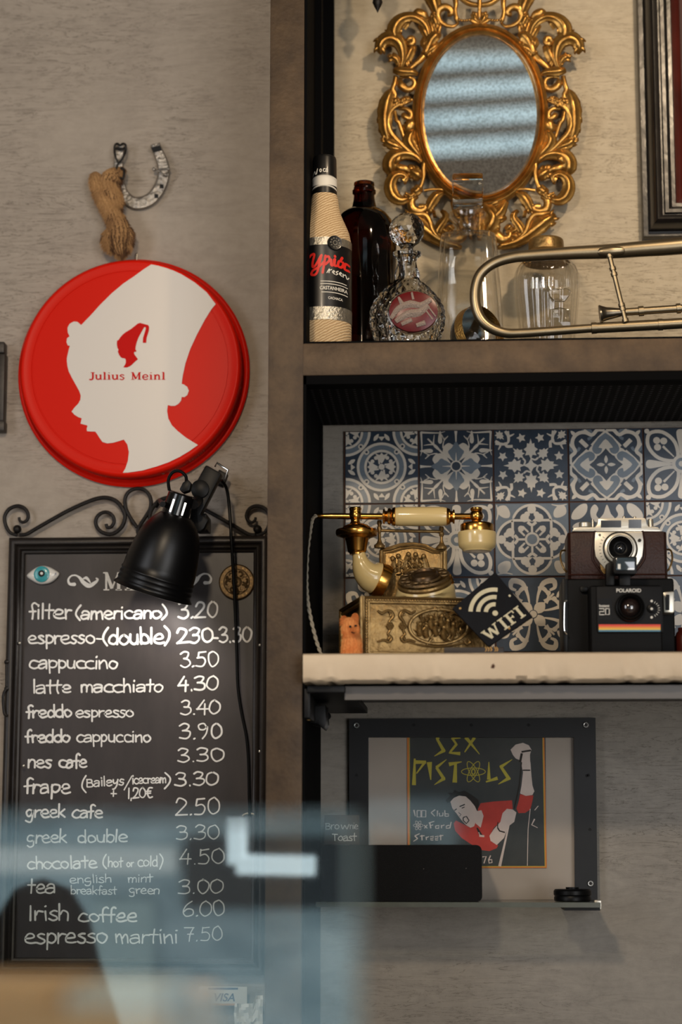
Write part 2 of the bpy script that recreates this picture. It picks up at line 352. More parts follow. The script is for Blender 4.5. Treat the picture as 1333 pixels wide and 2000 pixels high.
GL = {
 'a': (.85, [[(.08, .82), (.3, 1), (.6, .95), (.68, .68), (.68, .02)], [(.68, .55), (.35, .58), (.06, .38), (.1, .06), (.4, 0), (.68, .25)]]),
 'b': (.8, [[(.1, 1.75), (.1, 0)], [(.1, .65), (.35, 1), (.68, .8), (.7, .25), (.4, 0), (.1, .2)]]),
 'c': (.8, [[(.72, .88), (.42, 1), (.1, .75), (.08, .28), (.38, 0), (.78, .1)]]),
 'd': (.85, [[(.7, 1.75), (.7, 0)], [(.7, .7), (.42, 1), (.1, .75), (.1, .25), (.4, 0), (.7, .25)]]),
 'e': (.85, [[(.1, .48), (.5, .52), (.74, .66), (.6, .97), (.3, .98), (.08, .62), (.12, .2), (.42, 0), (.8, .12)]]),
 'f': (.6, [[(.66, 1.6), (.46, 1.75), (.28, 1.5), (.27, .8), (.25, -.05)], [(.0, .82), (.55, .86)]]),
 'g': (.85, [[(.68, .9), (.38, 1), (.1, .75), (.12, .35), (.4, .2), (.66, .45), (.7, .9), (.7, .1), (.6, -.45), (.3, -.6), (.06, -.4)]]),
 'h': (.8, [[(.1, 1.75), (.1, 0)], [(.1, .6), (.35, .98), (.62, .8), (.64, 0)]]),
 'i': (.36, [[(.16, .98), (.17, 0)], [(.16, 1.42), (.17, 1.5)]]),
 'k': (.8, [[(.1, 1.75), (.1, 0)], [(.66, .98), (.12, .42)], [(.25, .52), (.7, -.02)]]),
 'l': (.34, [[(.15, 1.7), (.16, 0)]]),
 'm': (1.15, [[(.06, 1), (.1, 0)], [(.1, .6), (.3, .98), (.5, .85), (.54, 0)], [(.54, .6), (.78, .98), (.98, .8), (1.02, 0)]]),
 'n': (.82, [[(.08, 1), (.1, 0)], [(.1, .6), (.36, .98), (.64, .82), (.68, 0)]]),
 'o': (.85, [[(.42, 1), (.12, .8), (.08, .35), (.36, 0), (.68, .2), (.74, .65), (.42, 1)]]),
 'p': (.8, [[(.1, 1), (.12, -.6)], [(.1, .7), (.35, 1), (.68, .8), (.66, .3), (.4, .06), (.12, .22)]]),
 'r': (.62, [[(.1, 1), (.12, 0)], [(.12, .55), (.32, .92), (.6, .9)]]),
 's': (.7, [[(.6, .9), (.35, 1), (.12, .8), (.3, .55), (.56, .38), (.56, .1), (.3, -.02), (.04, .1)]]),
 't': (.66, [[(.32, 1.6), (.31, .5), (.33, 0)], [(.0, .95), (.64, 1)]]),
 'u': (.82, [[(.08, 1), (.1, .25), (.35, 0), (.62, .22), (.66, .98)], [(.66, .5), (.7, 0)]]),
 'y': (.8, [[(.06, 1), (.2, .42), (.5, .45), (.68, 1)], [(.68, 1), (.55, .1), (.3, -.55), (.05, -.6)]]),
 'I': (.4, [[(.18, 1.55), (.18, 0)]]),
 'B': (.9, [[(.12, 1.35), (.12, 0)], [(.05, 1.3), (.6, 1.25), (.62, .8), (.15, .7)], [(.15, .7), (.75, .6), (.72, .05), (.1, 0)]]),
 'T': (.9, [[(.4, 1.4), (.4, 0)], [(0, 1.4), (.8, 1.4)]]),
 '(': (.5, [[(.46, 1.85), (.14, 1.2), (.1, .5), (.42, -.15)]]),
 ')': (.5, [[(.05, 1.85), (.36, 1.2), (.36, .5), (.04, -.2)]]),
 '/': (.8, [[(.75, 1.8), (.05, -.4)]]), '-': (.6, [[(.08, .5), (.5, .54)]]), '+': (.9, [[(.45, .95), (.45, .1)], [(.05, .5), (.85, .52)]]),
 '.': (.34, [[(.12, .0), (.17, .05)]]), ',': (.34, [[(.16, .1), (.1, -.3)]]), ' ': (.6, []),
 '0': (1, [[(.5, 1.7), (.14, 1.35), (.08, .5), (.42, 0), (.84, .4), (.86, 1.2), (.5, 1.7)]]),
 '1': (.4, [[(.2, 1.7), (.2, 0)]]),
 '2': (1, [[(.08, 1.25), (.3, 1.68), (.72, 1.55), (.76, 1.1), (.4, .45), (.05, .02)], [(.05, .02), (.92, .06)]]),
 '3': (1, [[(.1, 1.5), (.4, 1.72), (.78, 1.5), (.62, 1.0), (.34, .9)], [(.34, .9), (.78, .78), (.84, .3), (.5, -.02), (.06, .14)]]),
 '4': (1, [[(.6, 1.7), (.06, .6)], [(.06, .6), (.92, .64)], [(.66, 1.2), (.62, -.05)]]),
 '5': (1, [[(.85, 1.62), (.25, 1.58)], [(.25, 1.58), (.18, .95)], [(.18, .95), (.6, 1.05), (.86, .6), (.6, .05), (.06, .06)]]),
 '6': (1, [[(.72, 1.7), (.3, 1.25), (.1, .5), (.36, 0), (.8, .2), (.78, .72), (.4, .85), (.12, .55)]]),
 '7': (1, [[(.1, 1.6), (.85, 1.6)], [(.85, 1.6), (.55, .8), (.45, 0)], [(.3, .8), (.8, .84)]]),
 '9': (1, [[(.76, 1.3), (.5, 1.7), (.14, 1.5), (.2, 1.05), (.55, 1), (.78, 1.35), (.74, .5), (.4, 0)]]),
 '\u20ac': (1, [[(.85, 1.5), (.5, 1.6), (.22, 1.1), (.22, .5), (.5, 0), (.88, .1)], [(.02, .98), (.7, 1)], [(.02, .65), (.65, .67)]]),
}
def write(mb, text, x0, x1, y0, y1, xh, pl, h=.0005, lw=3.6, mi=0, rough=.05, font=GL, squash=1.):
    """handwriting on plane pl between pixel columns x0..x1, baseline y0 -> y1, small letters xh tall"""
    tot = sum(font[c][0] for c in text); k = (x1 - x0) / tot; x = 0
    for ch in text:
        a, sts = font[ch]
        for st in sts:
            jit = [(px + random.uniform(-rough, rough), py + random.uniform(-rough, rough)) for px, py in st]
            pp = [(x0 + (x + px) * k, (y0 + (y1 - y0) * (x + px) / tot) - py * xh * squash) for px, py in jit]
            vs, fs = rib(pp, [lw * random.uniform(.74, 1.0) for _ in range(3)])
            hh = h + random.uniform(0, .00012)
            mb.flat2(vs, fs, lambda u, v: pl.at(u, v, hh), mi)
        x += a
_tx = {}
def text2d(body):
    if body in _tx: return _tx[body]
    cu = bpy.data.curves.new('lettering', 'FONT'); cu.body = body; cu.size = 1; cu.offset = .018
    ob = bpy.data.objects.new('lettering', cu); COL.objects.link(ob)
    dg = bpy.context.evaluated_depsgraph_get(); me = bpy.data.meshes.new_from_object(ob.evaluated_get(dg))
    vs = [(v.co.x, v.co.y) for v in me.vertices]; fs = [tuple(p.vertices) for p in me.polygons]
    bpy.data.objects.remove(ob); bpy.data.curves.remove(cu); bpy.data.meshes.remove(me)
    x0 = min(v[0] for v in vs); x1 = max(v[0] for v in vs); y0 = min(v[1] for v in vs); y1 = max(v[1] for v in vs)
    _tx[body] = [((x - x0) / (x1 - x0), (y - y0) / (y1 - y0)) for x, y in vs], fs; return _tx[body]
def print_px(mb, body, x0, x1, yb, yt, pl, h, mi=0, shear=0.):
    vs, fs = text2d(body)
    mb.flat2([(x0 + (x1 - x0) * u + shear * v, yb + (yt - yb) * v) for u, v in vs], fs, lambda u, v: pl.at(u, v, h), mi)
SER = { # slab-serif letters: strokes with their own widths (cap height 1)
 'J': (.55, [([(.36, .95), (.36, .2), (.22, 0), (.02, .05)], .17), ([(.16, .96), (.54, .96)], .08)]),
 'u': (.75, [([(.16, .66), (.16, .2), (.3, .04), (.52, .14)], .15), ([(.56, .68), (.56, .02)], .16), ([(.02, .66), (.2, .66)], .07), ([(.42, .66), (.6, .66)], .07), ([(.56, .03), (.7, .03)], .07)]),
 'l': (.42, [([(.2, 1), (.2, 0)], .16), ([(.06, 1), (.22, 1)], .07), ([(.04, .03), (.36, .03)], .07)]),
 'i': (.42, [([(.2, .66), (.2, 0)], .16), ([(.2, .9), (.2, .96)], .17), ([(.06, .66), (.22, .66)], .07), ([(.04, .03), (.36, .03)], .07)]),
 's': (.6, [([(.48, .58), (.26, .68), (.1, .52), (.3, .36), (.46, .2), (.28, 0), (.06, .1)], .12)]),
 'M': (1.1, [([(.2, .98), (.2, .02)], .1), ([(.2, .98), (.5, .1)], .17), ([(.5, .1), (.82, .98)], .08), ([(.84, .98), (.84, .02)], .17), ([(.04, .98), (.26, .98)], .07), ([(.78, .98), (1.0, .98)], .07), ([(.06, .03), (.36, .03)], .07), ([(.68, .03), (1.0, .03)], .07)]),
 'e': (.66, [([(.1, .36), (.52, .38), (.46, .62), (.28, .68), (.1, .5), (.1, .2), (.3, .01), (.56, .12)], .12)]),
 'n': (.78, [([(.18, .66), (.18, .02)], .16), ([(.2, .5), (.36, .66), (.54, .56), (.56, .02)], .14), ([(.04, .66), (.2, .66)], .07), ([(.04, .03), (.32, .03)], .07), ([(.44, .03), (.7, .03)], .07)]),
 'W': (1.3, [([(.16, .98), (.4, .04)], .2), ([(.4, .04), (.62, .9)], .11), ([(.62, .9), (.86, .04)], .2), ([(.86, .04), (1.1, .98)], .11), ([(.02, .96), (.34, .96)], .09), ([(.94, .96), (1.24, .96)], .09)]),
 'I': (.55, [([(.27, .98), (.27, .02)], .2), ([(.06, .96), (.48, .96)], .1), ([(.06, .04), (.48, .04)], .1)]),
 'F': (.8, [([(.24, .98), (.24, .02)], .2), ([(.04, .95), (.72, .95)], .1), ([(.72, .97), (.72, .72)], .09), ([(.24, .52), (.54, .52)], .1), ([(.54, .64), (.54, .4)], .09), ([(.04, .04), (.46, .04)], .1)]),
 'E': (.8, [([(.24, .98), (.24, .02)], .17), ([(.06, .96), (.7, .96)], .08), ([(.7, .97), (.7, .76)], .08), ([(.24, .5), (.52, .5)], .08), ([(.06, .04), (.72, .04)], .08), ([(.72, .02), (.72, .26)], .08)]),
 'N': (1, [([(.2, .98), (.2, .02)], .09), ([(.2, .98), (.78, .04)], .17), ([(.78, .98), (.78, .02)], .09), ([(.04, .97), (.3, .97)], .07), ([(.62, .97), (.94, .97)], .07), ([(.06, .03), (.36, .03)], .07)]),
 'U': (1, [([(.22, .98), (.22, .3), (.48, .02), (.76, .3), (.78, .98)], .14), ([(.04, .97), (.42, .97)], .07), ([(.6, .97), (.96, .97)], .07)]),
 ' ': (.5, [])}
def serif2d(text):
    out = []; x = 0
    for ch in text:
        a, sts = SER[ch]
        for pts, w in sts: out.append(rib([(x + px, py) for px, py in pts], w, cap=False))
        x += a
    return out, x
def serif_px(mb, text, x0, x1, yb, yt, pl, h, mi=0):
    parts, w = serif2d(text); k = (x1 - x0) / w
    for i, (vs, fs) in enumerate(parts):
        mb.flat2([(x0 + u * k, yb + (yt - yb) * v) for u, v in vs], fs, lambda u, v: pl.at(u, v, h + .00003 * (i % 4)), mi)

# ================================================================ the room
YF = -.29                                   # front face of the steel frame
XC0, XC1 = P(523, 900, YF).x, P(592.5, 900, YF).x
ZB1, ZB0 = P(800, 667.5, YF).z, P(800, 731, YF).z   # top and bottom of the cross beam
YS = -.33                                   # front edge of the stone shelf
ZS1, ZS0 = P(960, 1274.5, YS).z, P(960, 1331, YS).z
XR = 1.6
def wallbox(name, x0, x1, z0, z1, m, y0=0, y1=.12):
    return struct(MB().box(x0, x1, y0, y1, z0, z1).build(name, m, smooth=False, origin=((x0 + x1) / 2, y0, 1.7)))
wallbox('wall_left', -2.6, XC0 + .02, 0, 4.6, M_plaster)
wallbox('wall_upper', XC0 + .02, 2.6, ZB0 + .02, 4.6, M_plaster_up)
wallbox('wall_lower', XC0 + .02, 2.6, 0, ZB0 + .02, M_cement)
struct(MB().box(-2.6, 2.6, -5.2, .12, -.1, 0).build('floor', mat('floor_tile', '#5d5650', .5, var=.15, scale=4), smooth=False))
struct(MB().box(-2.6, 2.6, -5.2, .12, 4.6, 4.7).build('ceiling', mat('ceiling_paint', '#6f675c', .8), smooth=False))
struct(MB().box(-2.7, -2.6, -5.2, .12, 0, 4.6).build('wall_west', M_wallroom, smooth=False))
struct(MB().box(2.6, 2.7, -5.2, .12, 0, 4.6).build('wall_east', M_wallroom, smooth=False))
b = MB()
WX0, WX1, WZ0, WZ1 = -1.5, .05, .55, 1.55    # street window
TX0, TX1, TZ0, TZ1 = -.3, 1.0, 3.57, 4.04     # louvred transom
for x0, x1, z0, z1 in ((-2.6, 2.6, 0, WZ0), (-2.6, WX0, WZ0, WZ1), (WX1, 2.6, WZ0, WZ1), (-2.6, 2.6, WZ1, TZ0), (-2.6, TX0, TZ0, TZ1), (TX1, 2.6, TZ0, TZ1), (-2.6, 2.6, TZ1, 4.6)):
    b.box(x0, x1, -5.12, -5.0, z0, z1)
struct(b.build('wall_street', M_wallroom, smooth=False))
b = MB()
for i in range(4):
    z = 3.925 - i * .115
    b.obox((TX0, -5.03, z - .038), (TX1 - TX0, 0, .06), (0, .06, 0), (0, 0, .036))
struct(b.build('window_1', M_wallroom, smooth=False))
b = MB()
for x in (WX0, WX1 - .05): b.box(x, x + .05, -5.09, -5.04, WZ0, WZ1)
for z in (WZ0, WZ1 - .05): b.box(WX0, WX1, -5.09, -5.04, z, z + .05)
w2 = struct(b.build('window_2', M_black, smooth=False))

# the steel frame: column, beam, inner cheeks
struct(MB().box(XC0, XC1, YF, 0, 0, 4.5).build('trim_1', M_rust, bevel=.002))
struct(MB().box(XC1 - .001, XR, YF, 0, ZB0, ZB1).build('trim_2', M_rust, bevel=.002))
ck = .0035
b = MB(); b.box(XC1, XC1 + ck, YF + .002, 0, ZB1, 4.5); b.box(XC1, XC1 + .022, -.02, 0, ZB1, 4.5); b.box(XC1, XC1 + .012, -.14, -.1, ZB1, 4.5)
b.box(XC1, XR, YF + .004, 0, ZB1, ZB1 + .003)
struct(b.build('trim_3', M_liner, smooth=False))
b = MB(); b.box(XC1, XC1 + ck, YF + .002, 0, .3, ZB0); b.box(XC1, XR, YF + .002, YF + .03, ZB0 - .011, ZB0)
b.obox((XC1, -.03, ZS1), (.006, 0, 0), (0, .03, 0), (0, 0, ZB0 - ZS1))
zl = P(800, 826, -.004).z
b.box(XC1, XR, -.012, 0, zl, zl + .018)
struct(b.build('trim_4', M_liner, smooth=False))
# perforated soffit
me = MB(); z = ZB0 - .006
me.box(XC1, XR, YF + .03, -.012, z - .001, z)
def holes():
    m = mat('perforated_black', '#060607', .8, 0); N, L = m.node_tree.nodes, m.node_tree.links; b = N['Principled BSDF']
    tc = N.new('ShaderNodeTexCoord'); mp = N.new('ShaderNodeMapping'); mp.inputs['Scale'].default_value = (90, 90, 1); L.new(tc.outputs['Object'], mp.inputs[0])
    v = N.new('ShaderNodeTexVoronoi'); v.voronoi_dimensions = '2D'; v.inputs['Scale'].default_value = 1; v.inputs['Randomness'].default_value = 0
    L.new(mp.outputs[0], v.inputs['Vector']); r = N.new('ShaderNodeValToRGB'); r.color_ramp.elements[0].position = .15; r.color_ramp.elements[1].position = .2
    r.color_ramp.elements[0].color = (.07, .07, .08, 1); r.color_ramp.elements[1].color = (.004, .004, .0045, 1)
    b.inputs['Specular IOR Level'].default_value = .08; L.new(v.outputs['Distance'], r.inputs[0]); L.new(r.outputs[0], b.inputs['Base Color']); return m
struct(me.build('trim_5', holes(), smooth=False))

# ---------------------------------------------------------------- patterned tiles
TW = .006
tp = PY(-TW)
tX0, tZ1 = tp.at(673.5, 840).x, tp.at(900, 839.5).z
pit = (tp.at(1260, 985).x - tp.at(673.5, 985).x) / 4
gap = .0022; half = (pit - gap) / 2
T = MB()
T.box(tX0 - .001, tX0 + pit * 6, -TW + .0012, 0, tZ1 - pit * 3 - .02, tZ1, 3)
def rot4(sh, n=4):
    out = []
    for i in range(n):
        c, s = cos(i * 2 * pi / n), sin(i * 2 * pi / n)
        out += [(kind, [(x * c - y * s, x * s + y * c) for x, y in pts], w, m, l) for kind, pts, w, m, l in sh]
    return out
def Fp(pts, m=2, l=1): return ('f', pts, 0, m, l)
def Lp(pts, w=.06, m=2, l=1): return ('l', pts, w, m, l)
def mirx(sh): return sh + [(k, [(-x, y) for x, y in p], w, m, l) for k, p, w, m, l in sh]
def sm(pts, k=4): return [(p.x, p.y) for p in catmull([V((a, b)) for a, b in pts], k, True)]
def rotp(pts, a, ox=0, oy=0, s=1):
    c, d = cos(radians(a)), sin(radians(a)); return [(ox + s * (x * c - y * d), oy + s * (x * d + y * c)) for x, y in pts]
LEAF = sm([(0, 0), (.07, .12), (.05, .24), (0, .32), (-.05, .24), (-.07, .12)])
MAPLE = [(0, 0), (.05, .12), (.16, .1), (.12, .2), (.2, .26), (.11, .32), (.1, .42), (.04, .4), (0, .54), (-.04, .4), (-.1, .42), (-.11, .32), (-.2, .26), (-.12, .2), (-.16, .1), (-.05, .12)]
CLOV = lambda x, y, r, a=0: [Fp(rotp(circ(dx * r, dy * r, r * .75, 14), a, x, y), 2, 2) for dx, dy in ((0, 1.15), (.95, 0), (-.95, 0))]
def t_medal():
    s = []
    for cx, cy in ((0, 0), (1, 1), (-1, 1), (1, -1), (-1, -1)):
        s += [Lp(circ(cx, cy, .66, 40), .075, 2, 2), Lp(circ(cx, cy, .56, 40), .13, 1, 1), Lp(circ(cx, cy, .455, 36), .07, 2, 2), Fp(circ(cx, cy, .42, 30), 0, 3)]
        for i in range(4):
            s.append(Fp(rotp(sm([(0, .1), (.07, .2), (.17, .38), (.06, .34), (0, .4), (-.06, .34), (-.17, .38), (-.07, .2)]), 90 * i, cx, cy), 2, 5))
            s.append(Lp(rotp([(0, .1), (.06, .2), (.08, .28)], 90 * i + 38, cx, cy), .05, 2, 5)); s.append(Fp(rotp(circ(0, .3, .055, 12), 90 * i + 32, cx, cy), 2, 5)); s.append(Fp(rotp(circ(0, .3, .055, 12), 90 * i + 58, cx, cy), 2, 5))
        s += [Fp(circ(cx, cy, .085, 16), 2, 6)]
    for i in range(4):
        a = 90 * i
        s += [Fp(rotp([(-.1, .86), (.1, .86), (0, .74)], a), 2, 3), Fp(rotp(rotp(LEAF, 35), a, *rotp([(.22, .74)], a)[0], .75), 2, 3), Fp(rotp(rotp(LEAF, -35), a, *rotp([(-.22, .74)], a)[0], .75), 2, 3)]
        for r in (.42, .58): s += [Fp(rotp(circ(r, r, .075, 16), a), 2, 6), Fp(rotp(circ(r, r, .035, 12), a), 0, 7)]
    return s
def t_flower():
    q = [Fp(sm([(0, .12), (.2, .22), (.36, .36), (.34, .56), (.2, .66), (.06, .6), (0, .72), (-.06, .6), (-.2, .66), (-.34, .56), (-.36, .36), (-.2, .22)]), 2, 1),
         Fp(sm([(0, .1), (.16, .28), (.22, .42), (.12, .52), (0, .7), (-.12, .52), (-.22, .42), (-.16, .28)]), 1, 2),
         Lp([(0, .14), (0, .38)], [.05, .01], 2, 3), Lp([(0, .66), (0, .86), (0, 1)], [.03, .05, .09], 2, 1)]
    q += mirx([Lp([(.25, .25), (.5, .5), (.78, .8)], [.06, .05, .015], 2, 2), Lp([(.5, .48), (.62, .62), (.6, .9)], [.04, .045, .012], 2, 2),
               Lp([(.18, .3), (.36, .54), (.3, .82)], [.035, .04, .012], 2, 2), Lp([(.32, .74), (.22, .86)], .025, 2, 2), Lp([(.32, .74), (.4, .9)], .025, 2, 2),
               Fp(sm([(.44, .64), (.5, .72), (.46, .98), (.42, .98), (.38, .72)]), 2, 2)])
    q += [Lp([(-.98, .97), (-.5, .95), (-.3, .99)], [.06, .03, .01], 2, 1), Lp([(.98, .97), (.5, .95), (.3, .99)], [.06, .03, .01], 2, 1)]
    return rot4(q) + [Fp(circ(0, 0, .16, 24), 2, 4), Fp(circ(0, 0, .12, 24), 0, 5)]
def t_snow():
    q = [Fp([(x, y * 1.1 + .17) for x, y in MAPLE], 2, 2), Fp(rotp(MAPLE, -45, .2, .2, .78), 2, 2), Lp([(0, .2), (.12, .16), (.2, .22)], .05, 2, 2),
         Fp(rotp(MAPLE, 135, .97, .97, .62), 2, 2)]
    q += mirx([Lp([(.66, .96), (.62, .72), (.7, .6), (.98, .62)], .05, 2, 1), Lp([(.7, .98), (.6, .84), (.45, .9)], [.08, .07, .02], 2, 1)])
    q += [Fp(rotp([(r * cos(radians(a)), r * sin(radians(a))) for a, r in [(i * 36, .14 if i % 2 else .07) for i in range(10)]], 0, x, .78), 2, 2) for x in (.26, -.26)]
    q += [Lp([(.55, .5), (.55, .66), (.66, .7)], .08, 2, 1)]
    return rot4(q) + [Fp([(0, .2), (.07, .07), (.2, 0), (.07, -.07), (0, -.2), (-.07, -.07), (-.2, 0), (-.07, .07)], 2, 2)]
def t_heart():
    H = [(0, .98), (.2, .8), (.46, .52), (.44, .3), (.24, .22), (.1, .34), (0, .46), (-.1, .34), (-.24, .22), (-.44, .3), (-.46, .52), (-.2, .8)]
    H2 = [(0, .9), (.34, .56), (.36, .38), (.26, .3), (.14, .34), (.1, .46), (.2, .48), (.12, .6), (0, .72), (-.12, .6), (-.2, .48), (-.1, .46), (-.14, .34), (-.26, .3), (-.36, .38), (-.34, .56)]
    q = [Fp(H, 2, 2), Fp(sm(H2, 2), 1, 3)] + mirx([Lp([(.02, .98), (.22, .98), (.38, .84), (.6, .98)], .1, 2, 2), Lp(arc(.52, .86, .14, 20, 260), .08, 1, 1), Lp(arc(.62, .62, .3, -30, 120), .1, 2, 1)])
    q += [Fp(sm([(0, .04), (.05, .14), (0, .26), (-.05, .14)]), 2, 4), Fp(rotp(LEAF, 135, .96, .96, .7), 2, 3), Fp([(.46, .56), (.52, .48), (.6, .46), (.54, .38), (.48, .44), (.4, .48)], 0, 6), Lp([(.2, .2), (.3, .3), (.46, .46)], .14, 2, 1), Lp([(.4, .4), (.7, .7)], .12, 2, 1)]
    return rot4(q) + [Fp([(0, .34), (.24, .24), (.34, 0), (.24, -.24), (0, -.34), (-.24, -.24), (-.34, 0), (-.24, .24)], 0, 3)]
def t_loop():
    q = [Lp(sm([(.12, .12), (.16, .6), (.5, .9), (.86, .86), (.9, .5), (.6, .16)]), .1, 2, 1), Lp([(.2, .2), (.5, .5)], [.03, .07], 2, 2), Fp(circ(.93, .93, .07, 14), 2, 2), Fp(sm([(0, .2), (.07, .55), (.12, .9), (0, .98), (-.12, .9), (-.07, .55)]), 2, 2)] + CLOV(.56, .56, .13, -45)
    return rot4(q) + [Fp(circ(0, 0, .26), 2, 2), Fp(circ(0, 0, .17), 1, 3), Fp(circ(0, 0, .08), 2, 4)]
def t_quatre():
    q = [('f', arc(0, .4, .52, -8, 188, 16), 0, 0, 1), Lp(arc(0, .42, .54, 12, 168, 16), .07, 2, 3), Fp(rotp(sm([(0, 0), (.12, .1), (.16, .3), (0, .42), (-.14, .3), (-.12, .1)]), -45, .62, .62), 2, 3),
         Lp([(0, .2), (0, .42)], .06, 2, 3), Fp(circ(0, .84, .12, 16), 2, 3)] + mirx([Fp(circ(.2, .6, .12, 16), 2, 3), Fp(circ(.13, .7, .08, 12), 2, 3), Lp([(.02, .4), (.12, .48)], .08, 2, 3), Lp([(.1, .2), (.26, .36)], [.05, .06], 2, 3)]) + [Fp(circ(.3, .3, .085, 14), 2, 3), Fp([(0, .5), (.09, .6), (0, .72), (-.09, .6)], 0, 5)]
    q += [Lp([(.55, .97), (.75, .93), (.97, .97)], [.02, .05, .02], 2, 3)]
    return [Fp([(-1, -1), (1, -1), (1, 1), (-1, 1)], 1, 0), Fp([(-.5, -.5), (.5, -.5), (.5, .5), (-.5, .5)], 0, 1)] + rot4(q) + [Fp(circ(0, 0, .2), 2, 4), Fp(circ(0, 0, .14), 1, 6)]
def t_lily():
    q = [Fp(sm([(0, .95), (.1, .7), (.2, .56), (.1, .46), (0, .4), (-.1, .46), (-.2, .56), (-.1, .7)]), 2, 2)] + mirx([Fp(sm([(.1, .4), (.4, .52), (.46, .8), (.34, .96), (.24, .84), (.3, .66), (.16, .5)]), 2, 2), Fp(sm([(.55, .96), (.6, .7), (.76, .56), (.96, .56), (.9, .8), (.72, .96)]), 2, 2)]) + [Lp([(-.34, .3), (0, .38), (.34, .3)], .07, 2, 2)]
    return rot4(q) + [Lp(circ(0, 0, .3), .06, 2, 3), Fp(circ(0, 0, .12), 2, 3)]
def t_scroll():
    q = mirx([Lp([(.1, .3), (.16, .6), (.3, .86), (.56, .92), (.6, .74), (.46, .66)], [.04, .08, .14, .16, .1, .06], 2, 2), Lp([(.3, .3), (.5, .42), (.7, .3), (.72, .14)], [.03, .06, .12, .08], 2, 2), Fp(circ(.42, .58, .07, 12), 2, 3), Lp([(.3, .36), (.42, .44), (.56, .58)], [.08, .05, .02], 2, 2)])
    q += [Fp(rotp(sm([(0, .04), (.12, .16), (.14, .3), (0, .44), (-.14, .3), (-.12, .16)]), 45), 2, 3)]
    return rot4(q) + [Fp(circ(0, 0, .11, 16), 2, 4), Lp(circ(0, 0, .11, 16), .02, 0, 5)]
TILES = {(0, 0): t_medal, (1, 0): t_flower, (2, 0): t_snow, (3, 0): t_heart, (4, 0): t_loop, (5, 0): t_flower,
         (0, 1): t_medal, (1, 1): t_loop, (2, 1): t_quatre, (3, 1): t_lily, (4, 1): t_medal, (5, 1): t_snow,
         (0, 2): t_scroll, (1, 2): t_medal, (2, 2): t_scroll, (3, 2): t_heart, (4, 2): t_scroll, (5, 2): t_quatre}
def clip(poly):
    for ax, sg in ((0, 1), (0, -1), (1, 1), (1, -1)):
        out = []
        for i, p in enumerate(poly):
            q = poly[i - 1]; ip, iq = p[ax] * sg <= 1, q[ax] * sg <= 1
            if ip != iq:
                t = (sg - q[ax]) / (p[ax] - q[ax]); out.append((q[0] + (p[0] - q[0]) * t, q[1] + (p[1] - q[1]) * t))
            if ip: out.append(p)
        poly = out
        if len(poly) < 3: return []
    return poly
for (c, r), fn in TILES.items():
    ox, oz = tX0 + (c + .5) * pit, tZ1 - (r + .5) * pit
    T.box(ox - half, ox + half, -TW - .001, 0, oz - half, oz + half, 0)
    for ns_, (kind, pts, w, mi, lv) in enumerate(fn()):
        y = -TW - .00112 - lv * .00022 - ns_ * .000002
        if kind == 'f': polys = [pts]
        else:
            closed = len(pts) > 14
            vs, fs = rib(pts + pts[:1] if closed else pts, w, 0 if closed else 4, False)
            polys = [[(vs[i].x, vs[i].y) for i in f] for f in fs]
        for pg in polys:
            pg = clip([(p[0], p[1]) for p in pg])
            if len(pg) >= 3: T.add([(ox + u * half * .985, y, oz + v * half * .985) for u, v in pg], [tuple(range(len(pg)))], mi)
struct(T.build('wall_tiled', [M_t_dark, M_t_mid, M_t_lt, M_grout], smooth=False))

# ================================================================ left wall
WL = PY(0)
def ctr(x0, x1, y0, y1, Y):
    a, b_, c, d = P(x0, (y0 + y1) / 2, Y), P(x1, (y0 + y1) / 2, Y), P((x0 + x1) / 2, y0, Y), P((x0 + x1) / 2, y1, Y)
    return V(((a.x + b_.x) / 2, Y, (c.z + d.z) / 2)), ((b_.x - a.x) + (c.z - d.z)) / 4
# round red tray, hung bottom outwards
HD = .036
c0, R0 = ctr(35, 489, 508, 951, -.004); c1, R1 = ctr(39, 461, 508, 924, -HD)
tray = thing('serving_tray', 'round red serving tray with a white fez-head silhouette hung on the left wall', 'tray', (c0.x, -.001, c0.z))
def shear_lathe(mb, prof, seg=96, mi=0):
    vs = []; n = len(prof)
    for r, h in prof:
        c = V((c0.x, -h, c0.z))
        for k in range(seg): a = 2 * pi * k / seg; vs.append(c + V((r * cos(a), 0, r * sin(a))))
    fs = [(i * seg + k, i * seg + (k + 1) % seg, (i + 1) * seg + (k + 1) % seg, (i + 1) * seg + k) for i in range(n - 1) for k in range(seg)]
    return mb.add(vs, fs + [tuple((n - 1) * seg + k for k in range(seg))], mi)
b = MB(); shear_lathe(b, [(R0 - .004, .001), (R0 - .001, .002), (R0, .005), (R0 - .002, .008), (R0 - .005, .0085), (R0 - .008, .006), (R0 - .010, .007), (R1 + .004, HD - .004), (R1 + .0015, HD - .001), (R1, HD), (R1 - .0015, HD + .0005), (R1 - .003, HD), (R1 * .915, HD), (R1 * .912, HD - .0009), (R1 * .905, HD - .0009), (R1 * .902, HD), (.001, HD)])
b.build('tray_body', M_red, tray, ang=50)
tf = PY(-HD)
